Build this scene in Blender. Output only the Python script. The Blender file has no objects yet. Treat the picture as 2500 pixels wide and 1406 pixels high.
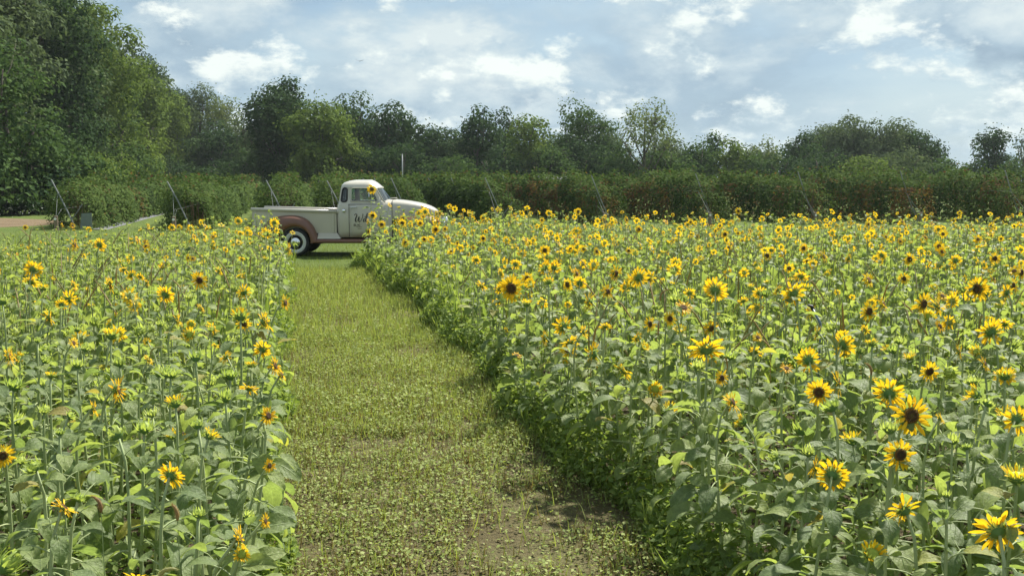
import bpy, math, random
import numpy as np
from mathutils import Vector, Matrix, Quaternion

# ------------------------------------------------------------------ camera, sky, sun, exposure
R = math.radians
sc = bpy.context.scene
COL = sc.collection
CAM_H, FPX, HOR = 1.88, 2500.0, 435.0            # camera height, focal length and horizon row in 2500x1406 photo pixels
PITCH = math.atan((703.0 - HOR) / FPX)
cam = bpy.data.cameras.new('camera')
cam.sensor_width = 36.0
cam.lens = 36.0 * FPX / 2500.0
cam.clip_start, cam.clip_end = 0.05, 3000.0
camo = bpy.data.objects.new('camera', cam)
COL.objects.link(camo)
camo.location = (0, 0, CAM_H)
camo.rotation_euler = (math.pi / 2 - PITCH, 0, 0)
sc.camera = camo

HAZE = 0.00018
SUN_EL, SUN_AZ = 51.0, 36.0                      # degrees; azimuth measured from the view direction towards the right
w = bpy.data.worlds.new('World')
sc.world = w
w.use_nodes = True
WN = w.node_tree
WN.nodes.clear()


def nd(tree, typ, **kw):
    n = tree.nodes.new(typ)
    for k, v in kw.items():
        if k.startswith('i_'):
            n.inputs[k[2:].replace('_', ' ')].default_value = v
        else:
            setattr(n, k, v)
    return n


def lk(tree, a, b):
    tree.links.new(a, b)


def math_n(tree, op, a, b=None, clamp=False):
    n = tree.nodes.new('ShaderNodeMath')
    n.operation = op
    n.use_clamp = clamp
    for i, s in enumerate((a, b)):
        if s is None:
            continue
        if isinstance(s, (int, float)):
            n.inputs[i].default_value = s
        else:
            tree.links.new(s, n.inputs[i])
    return n.outputs[0]


def ramp_n(tree, fac, stops, interp='LINEAR'):
    n = tree.nodes.new('ShaderNodeValToRGB')
    n.color_ramp.interpolation = interp
    el = n.color_ramp.elements
    while len(el) < len(stops):
        el.new(0.5)
    for e, (p, c) in zip(el, stops):
        e.position = p
        e.color = (c, c, c, 1) if isinstance(c, (int, float)) else (*c, 1)
    tree.links.new(fac, n.inputs[0])
    return n.outputs[0]


def mix_n(tree, fac, a, b, mode='MIX'):
    n = tree.nodes.new('ShaderNodeMix')
    n.data_type = 'RGBA'
    n.blend_type = mode
    for sock, s in ((n.inputs[0], fac), (n.inputs[6], a), (n.inputs[7], b)):
        if isinstance(s, (int, float)):
            sock.default_value = s
        elif isinstance(s, tuple):
            sock.default_value = (*s, 1)
        else:
            tree.links.new(s, sock)
    return n.outputs[2]


def build_sky():
    """daylight sky with layered cumulus, the same all round the dome"""
    t = WN
    tc = nd(t, 'ShaderNodeTexCoord')
    sky = nd(t, 'ShaderNodeTexSky', sky_type='NISHITA', sun_disc=False, sun_elevation=R(SUN_EL), sun_rotation=R(SUN_AZ),
             air_density=1.0, dust_density=1.5, ozone_density=1.0)
    g = tc.outputs['Generated']
    sep = nd(t, 'ShaderNodeSeparateXYZ')
    lk(t, g, sep.inputs[0])

    def noise(scale, zs, detail, rough, dist, off=(0, 0, 0)):
        mp = nd(t, 'ShaderNodeMapping')
        mp.inputs['Scale'].default_value = (1, 1, zs)
        mp.inputs['Location'].default_value = tuple(a + b for a, b in zip(SKY_OFF, off))
        lk(t, g, mp.inputs[0])
        n = nd(t, 'ShaderNodeTexNoise')
        n.inputs['Scale'].default_value = scale
        n.inputs['Detail'].default_value = detail
        n.inputs['Roughness'].default_value = rough
        n.inputs['Distortion'].default_value = dist
        lk(t, mp.outputs[0], n.inputs['Vector'])
        return n.outputs[0]
    band_ = noise(2.3, 4.5, 6.0, .52, .1)                       # broad grey-blue layers
    col = ramp_n(t, band_, [(.30, (1.35, 2.05, 2.95)), (.46, (1.95, 2.70, 3.50)), (.58, (2.60, 3.25, 3.80)), (.72, (3.5, 3.95, 4.25))])
    col = mix_n(t, .22, col, mix_n(t, 1.0, sky.outputs[0], (.75, .75, .75), 'MULTIPLY'))
    veil = noise(4.4, 2.0, 12.0, .60, .12, (5.0, 1.4, .3))      # big soft masses, darker below
    veil2 = noise(4.4, 2.0, 12.0, .60, .12, (5.0 + .015, 1.4 + .015, .3 + .075))
    vl = math_n(t, 'ADD', math_n(t, 'MULTIPLY', math_n(t, 'SUBTRACT', veil, veil2), 2.6), .46)
    vcol = ramp_n(t, vl, [(.10, (1.55, 2.08, 2.68)), (.40, (2.20, 2.80, 3.40)), (.62, (3.1, 3.6, 4.0)), (.90, (4.2, 4.45, 4.55))])
    col = mix_n(t, math_n(t, 'MULTIPLY', ramp_n(t, veil, [(.41, 0.0), (.52, 1.0)]), .92), col, vcol)
    c1 = noise(7.8, 1.9, 13.0, .62, .08, (2.0, .4, 0))         # heaped, sunlit clouds
    c2 = noise(7.8, 1.9, 13.0, .62, .08, (2.0 + .010, .4 + .010, .042))
    cover = ramp_n(t, c1, [(.505, 0.0), (.575, 1.0)])
    lit = math_n(t, 'ADD', math_n(t, 'MULTIPLY', math_n(t, 'SUBTRACT', c1, c2), 3.2), .50)
    puff = ramp_n(t, lit, [(.12, (1.9, 2.5, 3.15)), (.42, (2.9, 3.45, 3.9)), (.62, (4.2, 4.5, 4.6)), (.84, (5.4, 5.45, 5.25))])
    col = mix_n(t, math_n(t, 'MULTIPLY', cover, .92), col, puff)
    low = ramp_n(t, sep.outputs[2], [(0.0, 1.0), (0.075, 0.0)])
    col = mix_n(t, math_n(t, 'MULTIPLY', low, 0.35), col, (3.2, 3.95, 4.5))
    col = mix_n(t, 1.0, col, (.93, .985, .975), 'MULTIPLY')
    bg = nd(t, 'ShaderNodeBackground')
    bg.inputs[1].default_value = SKY_STRENGTH
    lk(t, col, bg.inputs[0])
    out = nd(t, 'ShaderNodeOutputWorld')
    lk(t, bg.outputs[0], out.inputs[0])


SKY_OFF = (5.7, 2.2, 1.3)
SKY_STRENGTH = 0.072
build_sky()

sun = bpy.data.lights.new('sun', 'SUN')
sun.energy = 4.0
sun.angle = R(2.5)
sun.color = (1.0, 0.955, 0.87)
suno = bpy.data.objects.new('sun', sun)
COL.objects.link(suno)
sdir = Vector((math.sin(R(SUN_AZ)) * math.cos(R(SUN_EL)), math.cos(R(SUN_AZ)) * math.cos(R(SUN_EL)), math.sin(R(SUN_EL))))
suno.rotation_euler = (-sdir).to_track_quat('-Z', 'Y').to_euler()
suno.location = sdir * 80

vs = sc.view_settings
vs.view_transform, vs.look, vs.exposure, vs.gamma = 'Standard', 'None', 1.42, 1.0
vs.use_curve_mapping = False
sc.render.engine = 'CYCLES'
cy = sc.cycles
cy.use_denoising = True
cy.max_bounces, cy.diffuse_bounces, cy.glossy_bounces, cy.transmission_bounces, cy.transparent_max_bounces = 8, 5, 2, 5, 8
cy.volume_bounces = 0
cy.caustics_reflective = cy.caustics_refractive = False

# ------------------------------------------------------------------ helpers
rng = np.random.default_rng(7)
random.seed(7)
CP, SP = math.cos(PITCH), math.sin(PITCH)


def at(px, py, Y):
    """the world point that lies Y metres ahead of the camera on the line of sight through a photo pixel"""
    x, v = (px - 1250.0) / FPX, (703.0 - py) / FPX
    d = Vector((x, CP + v * SP, -SP + v * CP))
    return Vector((0, 0, CAM_H)) + d * (Y / d.y)


def project(P):
    d = Vector(P) - Vector((0, 0, CAM_H))
    dep = d.y * CP - d.z * SP
    up = d.y * SP + d.z * CP
    return 1250 + FPX * d.x / dep, 703 - FPX * up / dep


SL = -0.2088                                              # sideways drift of the path per metre ahead


def path_left(Y):
    return SL * Y - 0.24 + 0.06 * math.sin(Y * 1.7) + 0.04 * math.sin(Y * 4.1)


def path_right(Y):
    return SL * Y + 1.78 - 0.40 * max(0.0, min(1.0, (Y - 15) / 6.0)) + 0.08 * math.sin(Y * 1.3 + 1) + 0.05 * math.sin(Y * 3.7)


def mesh_np(name, V, F, mats, mi=None, tint=None, uv=None, smooth=False):
    me = bpy.data.meshes.new(name)
    V = np.ascontiguousarray(V, dtype=np.float32)
    F = np.ascontiguousarray(F, dtype=np.int32)
    n, k = F.shape
    me.vertices.add(len(V))
    me.vertices.foreach_set('co', V.ravel())
    me.loops.add(n * k)
    me.loops.foreach_set('vertex_index', F.ravel())
    me.polygons.add(n)
    me.polygons.foreach_set('loop_start', np.arange(0, n * k, k, dtype=np.int32))
    for m in mats:
        me.materials.append(m)
    if mi is not None:
        me.polygons.foreach_set('material_index', np.ascontiguousarray(mi, dtype=np.int32))
    if smooth:
        me.polygons.foreach_set('use_smooth', np.ones(n, dtype=bool))
    if tint is not None:
        a = me.attributes.new('tint', 'FLOAT', 'FACE')
        a.data.foreach_set('value', np.ascontiguousarray(tint, dtype=np.float32))
    if uv is not None:
        u = me.uv_layers.new(name='UVMap')
        u.data.foreach_set('uv', np.ascontiguousarray(uv, dtype=np.float32).ravel())
    me.update(calc_edges=True)
    return me


class Tmpl:
    """a small triangle template: verts, triangles, material index, per-corner uv"""
    def __init__(s, V, F, mi=None, uvv=None):
        s.V = np.asarray(V, float)
        tri = []
        m2 = []
        for i, f in enumerate(F):
            for j in range(1, len(f) - 1):
                tri.append((f[0], f[j], f[j + 1]))
                m2.append(0 if mi is None else (mi if isinstance(mi, int) else mi[i]))
        s.F = np.asarray(tri, int)
        s.mi = np.asarray(m2, int)
        s.uvv = None if uvv is None else np.asarray(uvv, float)

    def mesh(s, name, mats, smooth=True):
        uv = None if s.uvv is None else s.uvv[s.F.ravel()]
        return mesh_np(name, s.V, s.F, mats, s.mi, None, uv, smooth)


def join_t(parts):
    V, F, mi, uv = [], [], [], []
    o = 0
    for t in parts:
        V.append(t.V)
        F.append(t.F + o)
        mi.append(t.mi)
        uv.append(t.uvv if t.uvv is not None else np.tile([0.3, 0.5], (len(t.V), 1)))
        o += len(t.V)
    r = Tmpl(np.zeros((0, 3)), [])
    r.V, r.F, r.mi, r.uvv = np.concatenate(V), np.concatenate(F), np.concatenate(mi), np.concatenate(uv)
    return r


class Scatter:
    """collects many copies of templates into one mesh"""
    def __init__(s):
        s.d = {}
        s.raw = []

    def add(s, t, M, tint=0.5):
        s.d.setdefault(id(t), (t, [], []))
        e = s.d[id(t)]
        e[1].append(np.asarray(M, float).reshape(1, 4, 4))
        e[2].append(np.array([tint], float))

    def add_many(s, t, Ms, tints):
        s.d.setdefault(id(t), (t, [], []))
        e = s.d[id(t)]
        e[1].append(Ms)
        e[2].append(np.asarray(tints, float))

    def add_raw(s, V, F, mi, tint):
        s.raw.append((np.asarray(V, float), np.asarray(F, int), np.full(len(F), mi, int), np.full(len(F), tint, float)))

    def build(s, name, mats, smooth=False):
        V, F, MI, T = [], [], [], []
        o = 0
        for t, Ms, ts in s.d.values():
            M = np.concatenate(Ms)
            ti = np.concatenate(ts)
            k, n = len(M), len(t.V)
            v = np.einsum('kij,nj->kni', M[:, :3, :3], t.V) + M[:, None, :3, 3]
            V.append(v.reshape(-1, 3))
            F.append((t.F[None] + (np.arange(k) * n)[:, None, None] + o).reshape(-1, 3))
            MI.append(np.tile(t.mi, k))
            T.append(np.repeat(ti, len(t.F)))
            o += k * n
        for v, f, m, ti in s.raw:
            V.append(v)
            F.append(f + o)
            MI.append(m)
            T.append(ti)
            o += len(v)
        return mesh_np(name, np.concatenate(V), np.concatenate(F), mats, np.concatenate(MI), np.concatenate(T), None, smooth)


def frames(pos, nrm, along, scale):
    """4x4 matrices: local z = nrm, local x as near to along as it can be"""
    nrm = nrm / np.linalg.norm(nrm, axis=1, keepdims=True)
    x = along - nrm * np.sum(along * nrm, axis=1, keepdims=True)
    x = x / (np.linalg.norm(x, axis=1, keepdims=True) + 1e-9)
    y = np.cross(nrm, x)
    M = np.zeros((len(pos), 4, 4))
    s = np.asarray(scale, float)
    s = s[:, None] if s.ndim == 1 else s
    M[:, :3, 0], M[:, :3, 1], M[:, :3, 2], M[:, :3, 3] = x * s, y * s, nrm * s, pos
    M[:, 3, 3] = 1
    return M


def unit(n):
    v = rng.normal(size=(n, 3))
    return v / np.linalg.norm(v, axis=1, keepdims=True)


def tube_arrays(pts, rad, sides=6, cap=True):
    pts = [Vector(p) for p in pts]
    n = len(pts)
    rad = [rad] * n if isinstance(rad, (int, float)) else rad
    V, F = [], []
    ref = Vector((0.3, 1, 0.1)).normalized()
    for i, p in enumerate(pts):
        d = (pts[min(i + 1, n - 1)] - pts[max(i - 1, 0)]).normalized()
        if abs(d.dot(ref)) > 0.95:
            ref = Vector((1, 0.1, 0.2)).normalized()
        a = d.cross(ref).normalized()
        b = d.cross(a)
        for k in range(sides):
            an = 2 * math.pi * k / sides
            V.append(tuple(p + (a * math.cos(an) + b * math.sin(an)) * rad[i]))
    for i in range(n - 1):
        for k in range(sides):
            k2 = (k + 1) % sides
            F.append((i * sides + k, i * sides + k2, (i + 1) * sides + k2, (i + 1) * sides + k))
    if cap:
        F.append(tuple(range(sides))[::-1])
        F.append(tuple((n - 1) * sides + k for k in range(sides)))
    return V, F


def tube_t(pts, rad, sides=6, mi=0, cap=True):
    V, F = tube_arrays(pts, rad, sides, cap)
    return Tmpl(V, F, mi)


def obj(name, me, parent=None, loc=None, **tags):
    o = bpy.data.objects.new(name, me)
    COL.objects.link(o)
    if parent is not None:
        o.parent = parent
    if loc is not None:
        o.location = loc
    for k, v in tags.items():
        if v is not None:
            o[k] = v
    return o


def pymesh(name, V, F, mat, smooth=False):
    me = bpy.data.meshes.new(name)
    me.from_pydata([tuple(v) for v in V], [], [tuple(f) for f in F])
    for m in (mat if isinstance(mat, (list, tuple)) else [mat]):
        me.materials.append(m)
    if smooth:
        me.polygons.foreach_set('use_smooth', np.ones(len(me.polygons), dtype=bool))
    me.update()
    return me


# ------------------------------------------------------------------ materials
def newmat(name):
    m = bpy.data.materials.new(name)
    m.use_nodes = True
    t = m.node_tree
    t.nodes.clear()
    out = nd(t, 'ShaderNodeOutputMaterial')
    return m, t, out


def plain(name, col, rough=0.5, metal=0.0, coat=0.0, vary=0.0, scale=8.0, bump=0.0, spec=0.5):
    m, t, out = newmat(name)
    b = nd(t, 'ShaderNodeBsdfPrincipled')
    b.inputs['Roughness'].default_value = rough
    b.inputs['Metallic'].default_value = metal
    b.inputs['Coat Weight'].default_value = coat
    b.inputs['Coat Roughness'].default_value = 0.12
    b.inputs['Specular IOR Level'].default_value = spec
    b.inputs['Base Color'].default_value = (*col, 1)
    if vary or bump:
        tc = nd(t, 'ShaderNodeTexCoord')
        n = nd(t, 'ShaderNodeTexNoise')
        n.inputs['Scale'].default_value = scale
        n.inputs['Detail'].default_value = 6
        lk(t, tc.outputs['Object'], n.inputs['Vector'])
        if vary:
            f = ramp_n(t, n.outputs[0], [(0.3, 1 - vary), (0.7, 1 + vary * 0.6)])
            lk(t, mix_n(t, 1.0, (*col,), f, 'MULTIPLY'), b.inputs['Base Color'])
        if bump:
            bp = nd(t, 'ShaderNodeBump')
            bp.inputs['Strength'].default_value = bump
            bp.inputs['Distance'].default_value = 0.02
            lk(t, n.outputs[0], bp.inputs['Height'])
            lk(t, bp.outputs[0], b.inputs['Normal'])
    lk(t, b.outputs[0], out.inputs[0])
    return m


def foliage(name, stops, trans=0.3, tcol=None, rough=0.6, spec=0.25, attr='tint', uv_veins=False, uv_base=None, tmul=(1.75, 1.75, 0.85)):
    """leaf material: colour picked along a ramp by the face's own tint, part of the light shining through"""
    m, t, out = newmat(name)
    if attr == 'random':
        oi = nd(t, 'ShaderNodeObjectInfo')
        fac = oi.outputs['Random']
    else:
        a = nd(t, 'ShaderNodeAttribute', attribute_name=attr)
        fac = a.outputs['Fac']
    col = ramp_n(t, fac, stops)
    b = nd(t, 'ShaderNodeBsdfPrincipled')
    b.inputs['Roughness'].default_value = rough
    b.inputs['Specular IOR Level'].default_value = spec
    if uv_base is not None:                            # another colour towards the attached end
        uvb = nd(t, 'ShaderNodeUVMap')
        spb = nd(t, 'ShaderNodeSeparateXYZ')
        lk(t, uvb.outputs[0], spb.inputs[0])
        col = mix_n(t, ramp_n(t, spb.outputs[1], [(0.0, .85), (0.6, 0.0)]), col, uv_base)
    if uv_veins:
        uv = nd(t, 'ShaderNodeUVMap')
        sp = nd(t, 'ShaderNodeSeparateXYZ')
        lk(t, uv.outputs[0], sp.inputs[0])
        du = math_n(t, 'ABSOLUTE', math_n(t, 'SUBTRACT', sp.outputs[0], 0.5))
        mid = ramp_n(t, du, [(0.0, 1.0), (0.035, 0.0)])
        ph = math_n(t, 'FRACT', math_n(t, 'SUBTRACT', math_n(t, 'MULTIPLY', sp.outputs[1], 5.0), math_n(t, 'MULTIPLY', du, 4.5)))
        side = ramp_n(t, math_n(t, 'ABSOLUTE', math_n(t, 'SUBTRACT', ph, 0.5)), [(0.0, 0.7), (0.07, 0.0)])
        vein = math_n(t, 'MAXIMUM', mid, side)
        col = mix_n(t, math_n(t, 'MULTIPLY', vein, 0.55), col, (0.26, 0.34, 0.16))
        tc = nd(t, 'ShaderNodeTexCoord')
        n = nd(t, 'ShaderNodeTexNoise')
        n.inputs['Scale'].default_value = 9
        n.inputs['Detail'].default_value = 5
        lk(t, tc.outputs['Object'], n.inputs['Vector'])
        col = mix_n(t, 1.0, col, ramp_n(t, n.outputs[0], [(0.3, 0.78), (0.7, 1.15)]), 'MULTIPLY')
        bp = nd(t, 'ShaderNodeBump')
        bp.inputs['Strength'].default_value = 0.5
        bp.inputs['Distance'].default_value = 0.01
        lk(t, math_n(t, 'SUBTRACT', n.outputs[0], vein), bp.inputs['Height'])
        lk(t, bp.outputs[0], b.inputs['Normal'])
    lk(t, col, b.inputs['Base Color'])
    tr = nd(t, 'ShaderNodeBsdfTranslucent')
    if tcol is None:
        lk(t, mix_n(t, 1.0, col, tmul, 'MULTIPLY'), tr.inputs[0])
    else:
        tr.inputs[0].default_value = (*tcol, 1)
    ms = nd(t, 'ShaderNodeMixShader')
    ms.inputs[0].default_value = trans
    lk(t, b.outputs[0], ms.inputs[1])
    lk(t, tr.outputs[0], ms.inputs[2])
    lk(t, ms.outputs[0], out.inputs[0])
    return m


M = {}
LEAFSTOPS = [(0.0, (0.120, 0.170, 0.070)), (0.5, (0.180, 0.232, 0.092)), (0.955, (0.235, 0.285, 0.095)), (0.975, (0.30, 0.29, 0.06)), (1.0, (0.25, 0.20, 0.07))]
M['leaf'] = foliage('sunflower_leaf', LEAFSTOPS, 0.46, rough=0.55, spec=0.28, attr='random', uv_veins=True)
M['leaf_far'] = foliage('sunflower_leaf_field', [(0.0, (0.105, 0.150, 0.055)), (0.5, (0.185, 0.235, 0.080)), (1.0, (0.265, 0.310, 0.105))], 0.46, rough=0.55, spec=0.25)
M['stem'] = foliage('sunflower_stem', [(0.0, (0.27, 0.33, 0.15)), (1.0, (0.36, 0.41, 0.21))], 0.15, attr='random')
M['stem_far'] = foliage('sunflower_stem_field', [(0.0, (0.25, 0.30, 0.13)), (1.0, (0.35, 0.39, 0.19))], 0.15)
M['bract'] = foliage('bract', [(0.0, (0.29, 0.37, 0.10)), (1.0, (0.42, 0.47, 0.16))], 0.36, attr='random')
M['bract_far'] = foliage('bract_field', [(0.0, (0.23, 0.30, 0.08)), (1.0, (0.36, 0.41, 0.14))], 0.36)
M['back'] = foliage('flower_back', [(0.0, (0.10, 0.19, 0.05)), (1.0, (0.14, 0.23, 0.06))], 0.1, attr='random')
PETSTOPS = [(0.0, (0.80, 0.42, 0.010)), (0.35, (0.86, 0.54, 0.014)), (1.0, (0.88, 0.64, 0.025))]
M['petal'] = foliage('petal', PETSTOPS, 0.42, tcol=(0.92, 0.60, 0.02), rough=0.55, attr='random', uv_base=(0.80, 0.34, 0.010))
M['petal_far'] = foliage('petal_field', PETSTOPS, 0.42, tcol=(0.92, 0.62, 0.02), rough=0.55)


def disc_material():
    m, t, out = newmat('seed_disc')
    uv = nd(t, 'ShaderNodeUVMap')
    sp = nd(t, 'ShaderNodeSeparateXYZ')
    lk(t, uv.outputs[0], sp.inputs[0])
    tc = nd(t, 'ShaderNodeTexCoord')
    v = nd(t, 'ShaderNodeTexVoronoi')
    v.inputs['Scale'].default_value = 22
    lk(t, tc.outputs['Object'], v.inputs['Vector'])
    r = math_n(t, 'ADD', sp.outputs[0], math_n(t, 'MULTIPLY', math_n(t, 'SUBTRACT', v.outputs[0], 0.3), 0.25))
    oi = nd(t, 'ShaderNodeObjectInfo')
    c1 = ramp_n(t, r, [(0.0, (0.20, 0.17, 0.03)), (0.32, (0.17, 0.10, 0.02)), (0.60, (0.10, 0.042, 0.012)), (0.86, (0.30, 0.14, 0.015)), (1.0, (0.45, 0.24, 0.02))])
    c2 = ramp_n(t, r, [(0.0, (0.06, 0.028, 0.012)), (0.66, (0.085, 0.034, 0.012)), (1.0, (0.32, 0.15, 0.015))])
    col = mix_n(t, math_n(t, 'MULTIPLY', oi.outputs['Random'], .75), c1, c2)
    b = nd(t, 'ShaderNodeBsdfPrincipled')
    b.inputs['Roughness'].default_value = 0.9
    lk(t, col, b.inputs['Base Color'])
    bp = nd(t, 'ShaderNodeBump')
    bp.inputs['Strength'].default_value = 0.8
    bp.inputs['Distance'].default_value = 0.05
    lk(t, v.outputs[0], bp.inputs['Height'])
    lk(t, bp.outputs[0], b.inputs['Normal'])
    lk(t, b.outputs[0], out.inputs[0])
    return m


M['disc'] = disc_material()
M['disc_far'] = plain('seed_disc_field', (0.17, 0.075, 0.016), 0.9, vary=.4, scale=30)
M['bud_core'] = plain('bud_core', (0.26, 0.33, 0.035), 0.8, vary=0.3, scale=40)


def ground_material(name, stops, s1, s2, bump=0.6, patch=None):
    m, t, out = newmat(name)
    tc = nd(t, 'ShaderNodeTexCoord')
    n1 = nd(t, 'ShaderNodeTexNoise')
    n1.inputs['Scale'].default_value = s1
    n1.inputs['Detail'].default_value = 8
    n1.inputs['Roughness'].default_value = 0.65
    lk(t, tc.outputs['Object'], n1.inputs['Vector'])
    n2 = nd(t, 'ShaderNodeTexNoise')
    n2.inputs['Scale'].default_value = s2
    n2.inputs['Detail'].default_value = 6
    n2.inputs['Roughness'].default_value = 0.7
    lk(t, tc.outputs['Object'], n2.inputs['Vector'])
    f = math_n(t, 'ADD', math_n(t, 'MULTIPLY', n1.outputs[0], 0.5), math_n(t, 'MULTIPLY', n2.outputs[0], 0.5))
    col = ramp_n(t, f, stops)
    b = nd(t, 'ShaderNodeBsdfPrincipled')
    b.inputs['Roughness'].default_value = 0.95
    b.inputs['Specular IOR Level'].default_value = 0.1
    lk(t, col, b.inputs['Base Color'])
    bp = nd(t, 'ShaderNodeBump')
    bp.inputs['Strength'].default_value = bump
    bp.inputs['Distance'].default_value = 0.06
    lk(t, n2.outputs[0], bp.inputs['Height'])
    lk(t, bp.outputs[0], b.inputs['Normal'])
    lk(t, b.outputs[0], out.inputs[0])
    return m


M['grassland'] = ground_material('grass_ground', [(0.32, (0.050, 0.075, 0.016)), (0.46, (0.075, 0.110, 0.024)), (0.58, (0.105, 0.135, 0.034)), (0.70, (0.140, 0.135, 0.060))], 0.5, 11.0, 1.0)
M['soil'] = ground_material('field_soil', [(0.3, (0.060, 0.048, 0.028)), (0.52, (0.105, 0.085, 0.052)), (0.72, (0.155, 0.125, 0.080))], 1.2, 22.0, 1.0)
M['path'] = ground_material('path_soil', [(0.30, (0.080, 0.062, 0.034)), (0.46, (0.140, 0.118, 0.060)), (0.60, (0.165, 0.160, 0.070)), (0.75, (0.230, 0.195, 0.115))], 1.6, 26.0, 1.0)
M['dirt'] = ground_material('dirt_track', [(0.3, (0.085, 0.062, 0.038)), (0.5, (0.140, 0.102, 0.062)), (0.7, (0.19, 0.15, 0.095))], 0.8, 7.0)

# ------------------------------------------------------------------ the setting: ground, field soil, path, dirt track


def sheet(name, outline, z, mat, kind='structure', **tags):
    V = [(x, y, z) for x, y in outline]
    return obj(name, pymesh(name, V, [tuple(range(len(V)))], mat), kind=kind, **tags)


def band(name, left, right, ys, z, mat, **tags):
    V, F = [], []
    for y in ys:
        V += [(left(y), y, z), (right(y), y, z)]
    for i in range(len(ys) - 1):
        F.append((2 * i, 2 * i + 1, 2 * i + 3, 2 * i + 2))
    return obj(name, pymesh(name, V, F, mat), kind='structure', **tags)


sheet('ground', [(-330, -20), (330, -20), (330, 340), (-330, 340)], 0.0, M['grassland'])
LF, RF = 22.0, 23.3                                         # far ends of the left and right fields
ysl = list(np.linspace(-4, 22.3, 60))
ysr = list(np.linspace(-4, 23.6, 60))
band('field_soil', lambda y: -16.0, lambda y: path_left(y) + 0.05, ysl, 0.004, M['soil'])
band('field_soil', lambda y: path_right(y) - 0.05, lambda y: 18.0, ysr, 0.004, M['soil'])
band('path', lambda y: path_left(y) - 0.02, lambda y: path_right(y) + 0.02, list(np.linspace(-4, 20.5, 80)), 0.008, M['path'])
sheet('dirt_track', [(-18.8, 40.6), (-18.5, 43.5), (-21, 46.5), (-28, 51), (-70, 60), (-70, 40), (-34, 34.5), (-25, 35.5), (-20.5, 38.0)], 0.004, M['dirt'])

# ------------------------------------------------------------------ trees, shrubs and far woods
M['bark'] = plain('bark', (0.085, 0.070, 0.055), 0.95, vary=0.4, scale=6, bump=0.8)
TREE_STOPS = {
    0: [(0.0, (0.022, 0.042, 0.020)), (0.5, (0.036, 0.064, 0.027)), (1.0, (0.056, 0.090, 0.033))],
    1: [(0.0, (0.065, 0.098, 0.026)), (0.5, (0.098, 0.140, 0.034)), (1.0, (0.135, 0.178, 0.042))],
    2: [(0.0, (0.034, 0.060, 0.024)), (0.5, (0.052, 0.088, 0.031)), (1.0, (0.078, 0.120, 0.038))],
    3: [(0.0, (0.085, 0.110, 0.048)), (0.5, (0.115, 0.145, 0.056)), (1.0, (0.155, 0.180, 0.070))],
    4: [(0.0, (0.050, 0.070, 0.038)), (0.5, (0.075, 0.102, 0.052)), (1.0, (0.102, 0.132, 0.060))],
}
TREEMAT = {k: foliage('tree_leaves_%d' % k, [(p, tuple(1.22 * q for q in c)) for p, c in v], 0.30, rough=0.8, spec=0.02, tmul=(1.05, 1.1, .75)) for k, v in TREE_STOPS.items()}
CARD = Tmpl([(0, 0, 0), (.55, -.36, .10), (1.05, 0, -.10), (.55, .36, .10)], [(0, 1, 2, 3)])
CARD2 = Tmpl([(0, 0, 0), (.5, -.28, .08), (1.15, .1, -.18), (.6, .42, .05)], [(0, 1, 2, 3)])


def leaf_cloud(scat, centers, radii, per, size, flat=.75, tint0=.5, tvar=.2, shell=.55):
    """leaf cards spread through clumps, denser towards each clump's skin, facing outwards and up"""
    for c, r in zip(centers, radii):
        n = max(6, int(per * (r / 1.0) ** 2))
        d = unit(n)
        rad = r * (shell + (1 - shell) * rng.random(n)) ** .6 * (0.80 + .34 * rng.random(n))
        pos = np.asarray(c) + d * rad[:, None] * np.array([1, 1, flat])
        nr = d * 1.0 + np.array([0, 0, .55]) + unit(n) * .75
        Ms = frames(pos, nr, d + unit(n) * .9 - np.array([0, 0, .35]), size * rng.uniform(.65, 1.35, n))
        ti = np.clip(tint0 + rng.normal(0, tvar * .7) + rng.normal(0, tvar * .6, n), 0, 1)
        h = n // 2
        scat.add_many(CARD, Ms[:h], ti[:h])
        scat.add_many(CARD2, Ms[h:], ti[h:])


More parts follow.
